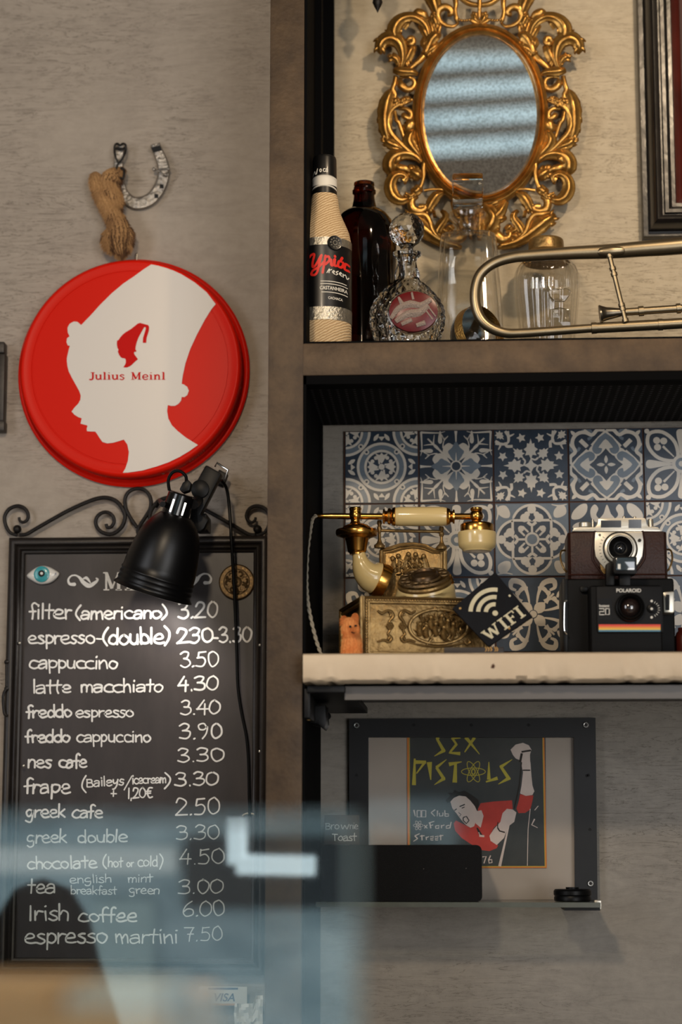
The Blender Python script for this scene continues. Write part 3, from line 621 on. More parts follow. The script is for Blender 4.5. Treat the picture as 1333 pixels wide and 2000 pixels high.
HEAD = [(296,515),(308,517.5),(325,521),(340,527.5),(355,535),(381,552),(404,571),(421.6,594),(413,604),(400,625),(385,653),(372,681),(362.5,709),(357,734),(355,750),(358.7,750.5),(366,755.6),(369,763),(366,771.5),(360.6,775.7),(355,775),(354,782),(349,788.5),(342,792.7),(334,792.7),(328,791),(326.5,802.5),(329,817.5),(336,830.6),(347.5,842),(362.5,854),(377.5,863.4),(387,869),(370,881),(351,892.5),(329,903),(306,911),(278,919),(250,923),(240,923.3),(245,915),(250,900),(252,883),(248.8,868),(242,858.4),(232,861.6),(220.6,864.8),(209.4,866),(200,863),(194.4,855),(189.7,847.5),(186,842.8),(177.5,842.8),(170,842),(169.4,837),(171,832.5),(170,830.6),(163.4,829),(157.4,827.4),(158.4,823),(159.7,817),(153,814.7),(145.6,810),(140,803.8),(145.6,796),(153,788.4),(157,781),(157.8,772.5),(155,764),(149.4,753.7),(142,740.6),(134.4,725.6),(132,716),(130.6,705),(131,698),(134.4,683),(136.6,675.6),(132.5,674.7),(130,668),(131,660.6),(136,656.9),(132.5,649.4),(132,640),(136,632.5),(144,628),(151,628.4),(157,633.4),(158.7,634.8),(175.6,617.5),(196,595),(218.7,572.5),(241,553.8),(262,539.7),(280,526.5)]
b = MB(); cc = tf.o
def inside(p):                                   # keep the print on the flat of the tray
    q = V((p.x - c0.x, 0, p.z - c0.z)); L_ = q.length
    return p if L_ < R1 - .002 else V((c0.x, p.y, c0.z)) + q * ((R1 - .002) / L_)
hp = [inside(tf.at(x, y, .0011)) for x, y in HEAD]
b.prism(hp, [p + V((0, .0009, 0)) for p in hp]); b.build('head_print', M_white, tray, smooth=False)
LOGO = [(652,978),(664,968),(676,964),(690,968),(704,972),(714,974),(719,984),(718,1000),(713,1018),(707,1036),(705,1060),(689,1060),(690,1038),(697,1014),(703,994),(702,984),(696,984),(691,992),(682,1008),(668,1034),(659,1058),(654,1080),(653,1092),(658,1098),(655,1104),(649,1102),(646,1108),(648,1116),(654,1124),(665,1139),(652,1150),(640,1162),(628,1172),(612,1179),(595,1178),(602,1168),(607,1157),(607,1144),(604,1136),(595,1134),(588,1133),(580,1127),(577,1120),(573,1118),(575,1113),(569,1110),(571,1106),(568,1101),(572,1095),(567,1085),(564,1070),(564,1056),(566,1048),(572,1047),(580,1034),(592,1020),(608,1008),(630,995)]
b = MB(); b.slab(tf, [(x / 2.4685, 240 + y / 2.4685) for x, y in LOGO], .0012, .0019); b.build('logo_print', M_redprint, tray, smooth=False)
b = MB(); serif_px(b, 'Julius Meinl', 174, 324, 741.5, 727, tf, .0018); b.build('lettering', M_redprint, tray, smooth=False)
for a0, a1 in ((-12, 14), (-74, -48), (-128, -102), (150, 172), (40, 62)):
    b = MB(); parts, w_ = serif2d('Julius Meinl')
    for vs, fs in parts:
        def mp(u, v):
            t = radians(a0 + (a1 - a0) * (u / w_ * .86 + .14)); f = .34 + .34 * v; r = (R0 - .010) + (R1 + .004 - R0 + .010) * f; h = .007 + (HD - .011) * f
            n = .0006; return V((c0.x + (r + n) * cos(t), -h - n * .5, c0.z + (r + n) * sin(t)))
        b.flat2(vs, fs, mp)
    def mp2(u, v):
        t = radians(a0 + (a1 - a0) * .09 * u); f = .28 + .5 * v; r = (R0 - .010) + (R1 + .004 - R0 + .010) * f; h = .007 + (HD - .011) * f
        return V((c0.x + (r + .0006) * cos(t), -h - .0003, c0.z + (r + .0006) * sin(t)))
    b.flat2([(.35, 1), (.75, .95), (.95, .6), (.8, .3), (.95, .1), (.5, 0), (.55, .25), (.3, .45)], [tuple(range(8))], mp2)
    b.build('rim_lettering', M_rimtext, tray, smooth=False)
b = MB(); b.tube([P(267, 508, -.006), P(267, 497, -.006), P(267, 495, -.001)], .0011, 8); tag(b.build('wall_nail', M_satin), 'thin pale nail sticking up behind the top edge of the red tray', 'nail')

# horseshoe
def hs(x, y): return (150 + x / 6.06, 250 + y / 6.06)
HSP = [(930,185),(948,245),(985,330),(1018,420),(1032,520),(1012,630),(962,740),(880,835),(770,885),(660,880),(570,810),(520,700),(500,560),(495,440),(500,330),(512,250),(525,195)]
HSW = [58,62,68,72,74,74,76,78,78,76,72,66,62,60,58,56,50]
cl = catmull([V((hs(x, y)[0], hs(x, y)[1])) for x, y in HSP], 4); ww = lerpl([w / 6.06 for w in HSW], len(cl))
L_, R_ = [], []
for i, p in enumerate(cl):
    t = (cl[min(i + 1, len(cl) - 1)] - cl[max(i - 1, 0)]).normalized(); q = V((-t.y, t.x)); L_.append(p + q * ww[i]); R_.append(p - q * ww[i])
shoe = thing('horseshoe', 'worn steel horseshoe hung open end up on the left wall above the red tray', 'horseshoe', WL.at(272, 411))
b = MB(); vs = []; n = len(cl)
for (A, B_, h) in ((L_, R_, .0), (L_, R_, .0085)):
    for p, q in zip(A, B_):
        ins = .12 if h else 0
        vs += [WL.at(*(p + (q - p) * ins), h + .004), WL.at(*(q + (p - q) * ins), h + .004)]
fs = []
for i in range(n - 1):
    a = 2 * i; c = 2 * n + 2 * i
    fs += [(c, c + 1, c + 3, c + 2), (a, a + 2, a + 3, a + 1), (a, c, c + 2, a + 2), (a + 1, a + 3, c + 3, c + 1)]
fs += [(0, 1, 2 * n + 1, 2 * n), (2 * n - 2, 4 * n - 2, 4 * n - 1, 2 * n - 1)]
b.add(vs, fs); b.build('shoe', M_steel, shoe, bevel=.0012)
for x, y in ((1005, 690), (942, 805), (522, 782), (940, 248)):
    r = 24 if y != 248 else 0; b = MB()
    if r: b.slab(WL, [hs(x + dx * r, y + dy * r) for dx, dy in ((-.9, -1), (.9, -1), (1, 1), (-1, 1))], .0118, .0128)
    else: b.slab(WL, [hs(*p) for p in ((878, 232), (985, 205), (1012, 262), (905, 292))], .0118, .0129)
    b.build('nail_hole' if r else 'dark_band', M_matte, shoe, smooth=False)
b = MB(); b.tube([WL.at(*hs(x, y), h) for x, y, h in ((905, 470, .013), (940, 500, .016), (1000, 520, .017), (1050, 550, .0165), (1090, 490, .014), (1040, 480, .017), (970, 480, .017))], .0012, 8, smooth=4)
for x, y in ((915, 492), (1055, 552), (1085, 485)): b.ball(WL.at(*hs(x, y), .016), .0026)
b.build('wire_wrap', M_steel, shoe)
# lucky paw on its wire
paw = thing('lucky_paw_charm', 'tan furry paw charm hanging by a black wire from the left end of the horseshoe', 'charm', WL.at(232, 500))
b = MB(); HP = .028
def blob(mb, pts, seg=18):
    mb.tube([WL.at(*hs(x, y), h) for x, y, r, h in pts], [r / 6.06 / 1403 for x, y, r, h in pts], seg, smooth=5, flat=.8, nrm=(0, -1, 0))
blob(b, [(205,530,30,.022),(228,590,82,.024),(262,690,104,.026),(320,820,116,.027),(390,950,118,.028),(450,1070,120,.028),(492,1180,140,.028),(500,1290,150,.028),(500,1370,130,.028),(515,1450,96,.028),(530,1505,62,.027),(535,1530,22,.027)])
blob(b, [(545,470,20,.018),(500,520,80,.022),(440,570,120,.025),(380,650,130,.026),(420,780,120,.027),(450,900,110,.027),(470,1000,60,.028)])
blob(b, [(430,1180,40,.03),(385,1260,84,.032),(372,1340,90,.033),(395,1410,70,.032),(430,1455,30,.03)])
blob(b, [(600,1180,40,.03),(622,1270,66,.03),(608,1370,60,.03),(590,1470,34,.03)])
fur = MB(); rnd = random.Random(2)
nv = len(b.v)
for f in b.f:
    if len(f) != 4: continue
    c = sum((b.v[i] for i in f), V()) / 4; nn = (b.v[f[1]] - b.v[f[0]]).cross(b.v[f[3]] - b.v[f[0]])
    if nn.length < 1e-12: continue
    nn.normalize(); cen = WL.at(*hs(400, 1000), .02)
    for k in range(3):
        w_ = [rnd.random() for _ in range(4)]; t = sum(w_); p = sum((b.v[i] * (w / t) for i, w in zip(f, w_)), V())
        for sg in (1,):
            d = (nn * rnd.uniform(.4, 1) + V((rnd.uniform(-.3, .5), 0, -1.1))).normalized(); ln = rnd.uniform(.003, .008); q = d.cross(V((0, -1, .2))).normalized() * .0004
            dark = 1 if noise.noise(p * 60) + (p.x - cen.x) * 14 >  .02 else 0
            fur.add([p - q, p + q, p + d * ln], [(0, 1, 2)], dark)
b.build('paw', M_fur, paw)
fo = fur.build('fur', [M_fur, M_furd], paw, smooth=False)
b = MB()
for pts in (((490,410),(455,330),(446,250),(455,200),(485,185),(512,205),(545,185),(578,200),(580,260),(560,330),(500,420)), ((470,235),(520,255),(565,235)), ((455,245),(505,240),(570,250))):
    b.tube([WL.at(*hs(x, y), .016 + .002 * (i % 2)) for i, (x, y) in enumerate(pts)], .0016, 8, smooth=4)
b.tube([WL.at(*hs(x, y), .03) for x, y in ((495, 415), (470, 480), (490, 560), (545, 600), (560, 500), (520, 470))], .0016, 8, smooth=4)
b.build('wire_loop', M_iron, paw)
# edge of another dark frame leaving the photo on the left
of = thing('picture_frame', 'dark picture frame cut off by the left edge beside the red tray', 'frame', P(-60, 842, -.01))
b = MB()
for a in ((-160, 8, 668, 690), (-160, 8, 822, 842), (-14, 8, 690, 822), (-160, -140, 690, 822)): b.pbox(*a, -.022, -.001)
b.build('moulding', M_frame, of, bevel=.002)
MB().pbox(-140, -14, 690, 822, -.01, -.002).build('picture', M_poster, of, smooth=False)

# ---------------------------------------------------------------- menu board
YB = -.022
mp_ = PY(YB)
xl, xr = mp_.at(15, 1300).x - .004, mp_.at(525, 1060).x
zt, zbm = mp_.at(270, 1047.5).z, mp_.at(270, 1905).z
board = thing('menu_board', 'tall black chalkboard menu of coffees in a dark moulded frame under iron scrolls', 'board', ((xl + xr) / 2, -.001, zbm))
def mitre(mb, prof, x0, x1, z0, z1, mi=0):
    """prof = (inset from the outer edge, depth in front of the wall)"""
    vs = []; n = len(prof)
    for i, d in prof: vs += [(x0 + i, -d, z0 + i), (x1 - i, -d, z0 + i), (x1 - i, -d, z1 - i), (x0 + i, -d, z1 - i)]
    return mb.add(vs, [(k * 4 + j, k * 4 + (j + 1) % 4, k * 4 + 4 + (j + 1) % 4, k * 4 + 4 + j) for k in range(n - 1) for j in range(4)], mi)
mm = .0007128
b = MB(); mitre(b, [(0, .001), (0, .018), (.0015, .0215), (.004, .024), (.0075, .025), (.010, .0235), (.0108, .019), (.0125, .0175), (.0135, .0195), (.016, .0205), (.0178, .0185), (.0185, .0145), (.021, .0135), (.0222, .0105), (.0224, .008)], xl, xr, zbm, zt)
b.build('frame', M_frame, board, ang=50)
YP = -.0085
MB().box(xl + .01, xr - .01, YP, -.002, zbm + .01, zt - .01).build('panel', M_board, board, smooth=False)
bp = PY(YP)
# forged scrolls
def sc_(x, y): return (x / 4.443, 920 + y / 4.443)
CURL = [(150,556),(90,535),(50,470),(40,400),(70,340),(120,310),(170,305),(220,330),(245,380),(235,425),(200,445),(172,430),(166,402)]
BAR = [(170,556),(230,548),(300,508),(450,422),(600,340),(750,272),(850,238),(930,232),(1010,262),(1066,330),(1086,400),(1060,480),(1000,535),(940,548),(870,520),(832,460),(842,400),(890,362),(945,362),(985,400),(988,450),(960,488),(930,486),(922,460)]
LOOP = [(1190,490),(1130,400),(1092,320),(1086,240),(1120,180),(1190,152),(1260,168),(1306,230),(1306,320),(1262,400),(1206,490),(1198,545)]
ip = PY(-.012); ax = 1193
for nm, pts, r in (('scroll', CURL, (15, 18, 12)), ('scroll', BAR, (17, 19, 17, 15)), ('loop', LOOP, (17,))):
    for sgn in ((1, -1) if nm == 'scroll' else (1,)):
        b = MB(); b.tube([ip.at(*sc_(x if sgn > 0 else 2 * ax - x, y)) for x, y in pts], [q / 4.443 / 1403 for q in r], 10, smooth=5)
        if pts is CURL:
            b.ball(ip.at(*sc_(150 if sgn > 0 else 2 * ax - 150, 505)), .0062)
        b.build('iron_' + nm, M_iron, board)
b = MB()
for yy in (1293, 1345): b.ball(P(13, yy, -.024), .0036)
b.tube([P(13, 1293, -.024), P(13, 1345, -.024)], .0022, 8)
b.tube([P(12, 1345, -.026), P(6, 1360, -.026), P(8, 1392, -.026), P(14, 1398, -.026)], .002, 8, smooth=4)
b.build('latch', M_iron, board)
for x, y in ((508, 1260), (508, 1468), (46, 1496), (38, 1256), (498, 1893), (50, 1893)):
    MB().ball(P(x, y, -.0195), .0022, 10).build('frame_pin', M_satin, board)
# lettering in chalk
LINES = [
 (('filter', 57, 141, 1208, 1208, 17, 4.2), ('(americano)', 147, 328, 1209, 1207, 14.5, 4.4)),
 (('espresso-', 54, 199, 1257, 1256, 15.5, 4), ('(double)', 200, 333, 1259, 1256, 18, 5)),
 (('cappuccino', 57, 231, 1305, 1306, 15.5, 4),),
 (('latte', 63, 140, 1354, 1353, 15.5, 4), ('macchiato', 157, 320, 1352, 1351, 14.5, 4)),
 (('freddo', 51, 142, 1402, 1400, 14, 4.4), ('espresso', 148, 262, 1401, 1400, 13, 3.6)),
 (('freddo', 50, 138, 1450, 1449, 14, 4.4), ('cappuccino', 149, 296, 1449, 1449, 13.5, 3.6)),
 (('nes', 54, 102, 1499, 1499, 15, 4.2), ('cafe', 115, 170, 1499, 1499, 15, 4.4)),
 (('frape', 48, 139, 1549, 1549, 17, 4.4), ('(', 158, 170, 1545, 1545, 16, 3.4), ('Baileys', 169, 243, 1537, 1533, 11, 3), ('/', 242, 258, 1538, 1538, 12, 3), ('icecream', 258, 325, 1531, 1529, 10.5, 2.8), (')', 322, 335, 1537, 1537, 15, 3.6), ('+', 216, 228, 1556, 1556, 12, 2.8), ('1,20\u20ac', 249, 299, 1560, 1557, 12, 3.2)),
 (('greek', 50, 129, 1597, 1596, 15, 4.2), ('cafe', 141, 201, 1597, 1597, 14.5, 4)),
 (('greek', 52, 132, 1646, 1645, 14.5, 3.6), ('double', 152, 250, 1646, 1644, 14, 3.6)),
 (('chocolate', 53, 190, 1697, 1695, 14, 3.6), ('(', 199, 209, 1695, 1695, 14, 3), ('hot', 211, 241, 1693, 1693, 11, 2.8), ('or', 247, 262, 1693, 1693, 9, 2.6), ('cold', 269, 309, 1692, 1692, 12, 2.8), (')', 311, 320, 1694, 1694, 14, 3)),
 (('tea', 54, 109, 1745, 1744, 17, 3.8), ('english', 135, 219, 1725, 1723, 9.5, 2.2), ('mint', 250, 299, 1724, 1722, 9.5, 2.2), ('breakfast', 138, 229, 1746, 1747, 9.5, 2), ('green', 252, 313, 1745, 1746, 10, 2.2)),
 (('Irish', 55, 137, 1797, 1797, 18, 4.2), ('coffee', 153, 269, 1800, 1800, 16, 4)),
 (('espresso', 48, 211, 1843, 1841, 19, 4), ('martini', 224, 350, 1842, 1842, 17, 3.4))]
random.seed(9)
for ln in LINES:
    b = MB()
    for t, x0, x1, y0, y1, xh, lw in ln: write(b, t, x0, x1, y0, y1, xh, bp, lw=lw)
    b.build('menu_line', M_chalk, board, smooth=False)
PR = [('3.20', 348, 428, 1207, 18, 4.4), ('230', 345, 418, 1256, 16.5, 4.6), ('-3.30', 416, 493, 1255, 17, 4.2), ('3.50', 351, 429, 1303, 17.5, 3.4), ('4.30', 346, 428, 1349, 16, 4), ('3.40', 352, 432, 1396, 16, 3.6), ('3.90', 349, 437, 1443, 17, 3.8), ('3.30', 345, 439, 1488, 15, 3.8), ('3.30', 341, 429, 1535, 15, 3.8), ('2.50', 342, 432, 1592, 19, 3.4), ('3.30', 343, 432, 1640, 16, 2.8), ('4.50', 349, 441, 1688, 17, 3), ('3.00', 348, 438, 1746, 16, 2.8), ('6.00', 356, 441, 1790, 17.5, 2.8), ('7.50', 359, 437, 1838, 16, 2.4)]
for t, x0, x1, y0, xh, lw in PR:
    b = MB(); write(b, t, x0, x1, y0, y0 - 2, xh, bp, lw=lw); b.build('menu_price', M_chalk, board, smooth=False)
b = MB(); serif_px(b, 'MENU', 200, 348, 1153, 1118, bp, .0005); b.build('menu_title', M_chalk, board, smooth=False)
def zz(x, y): return (30 + x / 5.554, 1090 + y / 5.554)
SW = [([(640,285),(590,280),(575,235),(605,195),(655,188),(700,215),(740,265),(800,300),(860,270),(895,235),(880,220)], [7, 5, 3.6, 3, 3.4, 7, 9, 7, 4, 3]), ([(735,225),(770,215),(800,245),(820,280)], [2, 6, 4, 1])]
for m in (0, 1):
    b = MB()
    for pts, w in SW:
        q = [zz(x, y) for x, y in pts]
        if m: q = [(546 - x, y - 3) for x, y in q]
        vs, fs = rib(q, w); hh = .0005 + m * .00002; b.flat2(vs, fs, lambda u, v: bp.at(u, v, hh))
    b.build('title_flourish', M_chalk, board, smooth=False)
# eye and medallion stuck on the board
eye = thing('eye_magnet', 'white ceramic eye with teal iris stuck in the top left corner of the menu board', 'magnet', P(84, 1141, YP))
out = sm([(52,1125),(60,1116),(72,1108),(85,1105),(98,1108),(109,1114),(116,1120),(112,1128),(102,1137),(90,1141),(76,1141),(62,1134)], 3)
b = MB(); cx_, cy_ = 84, 1123; rings = [(1, .001), (.97, .004), (.85, .0065), (.6, .0085), (.3, .0095)]; n = len(out); vs = []
for k, h in rings: vs += [bp.at(cx_ + (x - cx_) * k, cy_ + (y - cy_) * k, h) for x, y in out]
b.add(vs, [(i * n + j, i * n + (j + 1) % n, (i + 1) * n + (j + 1) % n, (i + 1) * n + j) for i in range(len(rings) - 1) for j in range(n)] + [tuple((len(rings) - 1) * n + j for j in range(n))])
b.build('eyeball', M_eyew, eye)
b = MB(); b.lathe([(.0115, .0055), (.0112, .0092), (.010, .0098), (.006, .0104), (.0001, .0104)], bp.at(84, 1123), (0, -1, 0), 28); b.build('iris', M_teal, eye)
b = MB(); b.lathe([(.0048, .0100), (.0046, .0110), (.0001, .0112)], bp.at(84, 1122), (0, -1, 0), 20); b.build('pupil', M_matte, eye)
b = MB(); b.lathe([(.0022, .0110), (.002, .0118), (.0001, .0119)], bp.at(84.5, 1122), (0, -1, 0), 14); b.build('pupil_dot', M_eyew, eye)  # raised white dot in the middle of the pupil
b = MB(); random.seed(3); write(b, 'nes', 101, 110, 1128, 1121, 3, bp, h=.0075, lw=.7); b.build('scribble', M_visa, eye, smooth=False)
med = thing('medallion', 'round bronze calendar medallion stuck in the top right corner of the menu board', 'medallion', P(463, 1172, YP))
mc = bp.at(463, 1137); rm_ = 35.2 / 1400
b = MB(); b.lathe([(rm_, 0), (rm_, .003), (rm_ * .96, .0042), (rm_ * .93, .0034), (rm_ * .74, .0034), (rm_ * .72, .0042), (rm_ * .69, .0034), (rm_ * .3, .0034), (rm_ * .27, .0046), (rm_ * .2, .0036), (rm_ * .1, .0036), (rm_ * .07, .005), (.0001, .005)], mc, (0, -1, 0), 48); b.build('disc', M_bronze, med)
b = MB(); rnd = random.Random(5)
for i in range(22):
    a = 2 * pi * i / 22; r = rm_ * .83; c = mc + V((r * cos(a), -.0038, r * sin(a))); k = rm_ * .055
    ch = rnd.choice('0693248'); vs, fs = text2d(ch); ct, st = cos(a - pi / 2), sin(a - pi / 2)
    b.add([c + V((((u - .5) * 1.1 * ct - (v - .5) * 1.6 * st) * k * 1.3, 0, ((u - .5) * 1.1 * st + (v - .5) * 1.6 * ct) * k * 1.3)) for u, v in vs], fs)
b.build('numerals', M_brassold, med, smooth=False)
b = MB()
for i in range(12):
    a = 2 * pi * i / 12; pts = [(rm_ * .34, 0), (rm_ * .5, .18 * (1 if i % 2 else -1)), (rm_ * .6, .0), (rm_ * .62, .22), (rm_ * .52, .3)]
    b.tube([mc + V((r * cos(a + d), -.0038, r * sin(a + d))) for r, d in pts], [.0012, .0018, .001], 6, smooth=3)
b.build('relief', M_bronze, med)

# ---------------------------------------------------------------- clamp lamp
YLp = -.125
lp = PY(YLp); s_ = lp.sc(350, 1080)
O = lp.at(356, 964); e_ = V((.947, 0, -.32)); d_ = V((-.32, .16, -.947)).normalized()
e_ = (e_ - d_ * e_.dot(d_)).normalized()
lampo = thing('clamp_lamp', 'black metal clamp lamp with bell shade hanging over the top of the menu board', 'lamp', lp.at(300, 1182))
def LO(t, s=0, h=0): return O + d_ * (t * s_) + e_ * (s * s_) + e_.cross(d_) * (h * s_)
SH = [(27, 42), (34, 46), (45, 58), (54, 72), (64, 100), (69, 128), (71.5, 150), (72, 164), (74, 166), (74, 169), (72.5, 171), (74.5, 176), (74.5, 179), (73, 181), (75, 186), (75, 189), (74, 191), (76, 196), (79, 199), (80, 201), (78.5, 201.5), (74, 198), (72, 185), (70, 150), (62, 100), (52, 74), (33, 50), (26, 46)]
b = MB(); b.lathe([(r * s_, t * s_) for r, t in SH], O + e_ * (4 * s_), d_, 56, caps=False); b.build('lamp_shade', mat('lamp_black', '#070708', .36, spec=.35), lampo, ang=60)
b = MB(); b.lathe([(25, 0), (26.5, 2), (26.5, 40), (29, 43), (27, 48)] and [(r * s_, t * s_) for r, t in ((1, 0), (24, 0), (26.5, 3), (27.5, 42), (28, 47))], O, d_, 40); b.build('neck', mat('lamp_gloss', '#0b0b0c', .18, coat=.3), lampo)
for sx in (-7, 16):
    b = MB(); h0 = -sqrt(27.4 ** 2 - sx ** 2)
    fwd = -1 if e_.cross(d_).y > 0 else 1
    q = abs(h0) * fwd
    b.obox(LO(14, sx - 2, q - .6), e_ * (4.4 * s_), d_ * (26 * s_), e_.cross(d_) * (1.6 * s_)); b.build('vent_slot_glow', mat('slot_light', '#ffffff', .4, emit=('#fff4e6', 1.6)), lampo, bevel=.0006)  # glowing plate stands in for bulb light showing through the slot
b = MB(); b.lathe([(.0001, 62), (10, 66), (22, 90), (29, 120), (27, 140), (18, 152), (.0001, 156)] and [(r * s_, t * s_) for r, t in ((.5, 60), (12, 64), (14, 80), (26, 110), (29, 128), (25, 145), (14, 155), (.5, 158))], O + e_ * (4 * s_), d_, 24); b.build('bulb', mat('bulb_glass', '#fff6ea', .4, emit=('#fff2e2', 9)), lampo)
b = MB(); b.tube([lp.at(x, y, h) for x, y, h in ((331, 958, 0), (329, 938, .004), (337, 923, .006), (351, 920, .006), (363, 930, .004), (364, 944, .0))], 3.2 * s_, 10, smooth=5); b.build('cable_loop', M_blackpl, lampo)
b = MB(); b.slab(lp, [(357, 942), (367, 936), (374, 943), (370, 958), (358, 962), (350, 956)], -.008, .008); b.build('cable_plug', M_blackpl, lampo, bevel=.002)
cp = PY(-.075)
b = MB(); b.slab(cp, [(402, 907), (433, 924), (392, 1004), (408, 1014), (398, 1033), (388, 1040), (368, 1028), (372, 1000), (378, 968), (377, 952)], -.012, .010); b.build('clamp_jaw', M_blackpl, lampo, bevel=.003)
b = MB(); b.slab(cp, [(428, 916), (446, 926), (436, 952), (414, 944)], -.055, -.045); b.box(cp.at(380, 985).x, cp.at(402, 985).x, -.075 + .01, -.012, cp.at(390, 1030).z, cp.at(390, 1000).z); b.build('clamp_foot', M_blackpl, lampo, bevel=.002)
b = MB(); b.tube([cp.at(x, y, .012) for x, y in ((420, 912), (424, 904), (446, 918), (440, 936))], .0015, 8); b.build('clamp_spring', M_chrome, lampo)
b = MB(); b.lathe([(.0125, -.02), (.0135, 0), (.0125, .014), (.006, .016), (.0001, .016)], cp.at(393, 958), (0, -1, 0), 24); b.build('hinge_knob', M_blackpl, lampo)
b = MB(); b.tube([lp.at(318, 985, .02), cp.at(312, 978, .02), cp.at(306, 990, .01)], [.004, .003, .002], 10); b.tube([lp.at(378, 985, 0), cp.at(390, 975, .0)], .007, 10); b.build('pivot_arm', M_blackpl, lampo)
CORD = [(433,938,-.06),(443,955,-.05),(448,990,-.045),(452,1050,-.045),(456,1120,-.036),(460,1200,-.03),(463,1280,-.026),(465,1340,-.024),(472,1390,-.022),(482,1440,-.02),(486,1490,-.018),(487,1540,-.016),(488,1595,-.014)]
b = MB(); b.tube([P(x, y, Y) for x, y, Y in CORD], .0023, 10, smooth=5); b.build('power_cord', M_blackpl, lampo)
b = MB(); b.tube([P(x, y, -.014) for x, y in ((474, 1594), (480, 1590), (490, 1589), (499, 1592), (502, 1596))], .0014, 8, smooth=4); tag(b.build('wire_hook', M_satin), 'thin bent wire hook at the end of the lamp cord low on the menu board', 'hook')
bl = LO(182, 44) + V((0, .03, 0))
lamp('menu_lamp_light', 'SPOT', bl, bl + d_, 2.0, (1, .93, .85), .03, spot=150, blend=.5)
# card reader sticker and paper under the board
vis = thing('payment_card_sign', 'white card payment sign with blue lettering standing below the menu board', 'sign', P(436, 1962, -.02))
b = MB(); b.pbox(388, 483, 1927, 1962, -.022, -.018); b.build('card', M_card, vis, bevel=.0006)
vp = PY(-.022)
b = MB(); b.slab(vp, [(407, 1929), (465, 1929), (465, 1933), (407, 1933)], 0, .0005); b.build('blue_stripe', M_visa, vis, smooth=False)
b = MB(); b.slab(vp, [(405, 1960), (470, 1960), (470, 1964), (405, 1964)], 0, .0005); b.build('tan_stripe', M_visao, vis, smooth=False)
b = MB(); print_px(b, 'VISA', 415, 459, 1956, 1940, vp, .0006, shear=4); b.build('lettering', M_visa, vis, smooth=False)
b = MB(); rnd = random.Random(8); n = 13; vs = []
for j in range(n):
    for i in range(n):
        x = 458 + (513 - 458) * i / 12; y = 1961 + 70 * j / 12 - (16 if i > 8 else 0) * (1 - j / 12) + rnd.uniform(-1, 1)
        vs.append(P(x + rnd.uniform(-1, 1), y, -.03 - .009 * noise.noise(V((i * .4, j * .4, 3))) ))
b.add(vs, [(j * n + i, j * n + i + 1, (j + 1) * n + i + 1, (j + 1) * n + i) for j in range(n - 1) for i in range(n - 1)])
b.add([v + V((0, .004, 0)) for v in vs], [(j * n + i, j * n + i + 1, (j + 1) * n + i + 1, (j + 1) * n + i) for j in range(n - 1) for i in range(n - 1)])
tag(b.build('crumpled_paper', M_card, ang=25), 'crumpled white paper at the bottom edge right of the payment card sign', 'paper')

# ================================================================ upper niche
# ---- gilt mirror, leaning a little forward from its hook
TILT = radians(2.5)
mz = P(937, 480, -.012).z
def mpl(h0=0): return Pl((0, -.014, mz), (0, -cos(TILT), -sin(TILT)))
MP = mpl(); NRM = MP.n
mir = thing('ornate_mirror', 'oval mirror in a carved antique gold frame of scrolls and leaves on the upper wall', 'mirror', MP.at(937, 478))
gc = V((938.5, 227.5)); gx = MP.at(gc.x + 100, gc.y) - MP.at(gc.x, gc.y); gz = MP.at(gc.x, gc.y - 100) - MP.at(gc.x, gc.y)
def oval(mb, prof, seg=96, cap=True):
    vs = []; n = len(prof); c = MP.at(gc.x, gc.y)
    for ins, h in prof:
        for k in range(seg):
            a = 2 * pi * k / seg; vs.append(c + gx * ((114 + ins) / 100 * cos(a)) + gz * ((157.5 + ins * 1.1) / 100 * sin(a)) + NRM * h)
    fs = [(i * seg + k, i * seg + (k + 1) % seg, (i + 1) * seg + (k + 1) % seg, (i + 1) * seg + k) for i in range(n - 1) for k in range(seg)]
    if cap: fs.append(tuple((n - 1) * seg + k for k in range(seg)))
    mb.add(vs, fs)
b = MB(); oval(b, [(2, .003), (1, .006), (-4, .0078), (-4.2, .0079)]); b.build('mirror_glass', M_mirror, mir, ang=12)
b = MB(); oval(b, [(-1, .004), (0, .013), (2, .0165), (4, .0150), (5, .0125), (7, .0155), (10, .0185), (13, .0165), (14, .013), (17, .012), (19, .009), (20, .0), (-1, .0)], cap=False); b.build('oval_rim', M_gold, mir, ang=50)
def A(x, y): return (x / 6.06 + 930, y / 6.06)
def Bq(x, y): return (x / 6.06 + 930, y / 6.06 + 230)
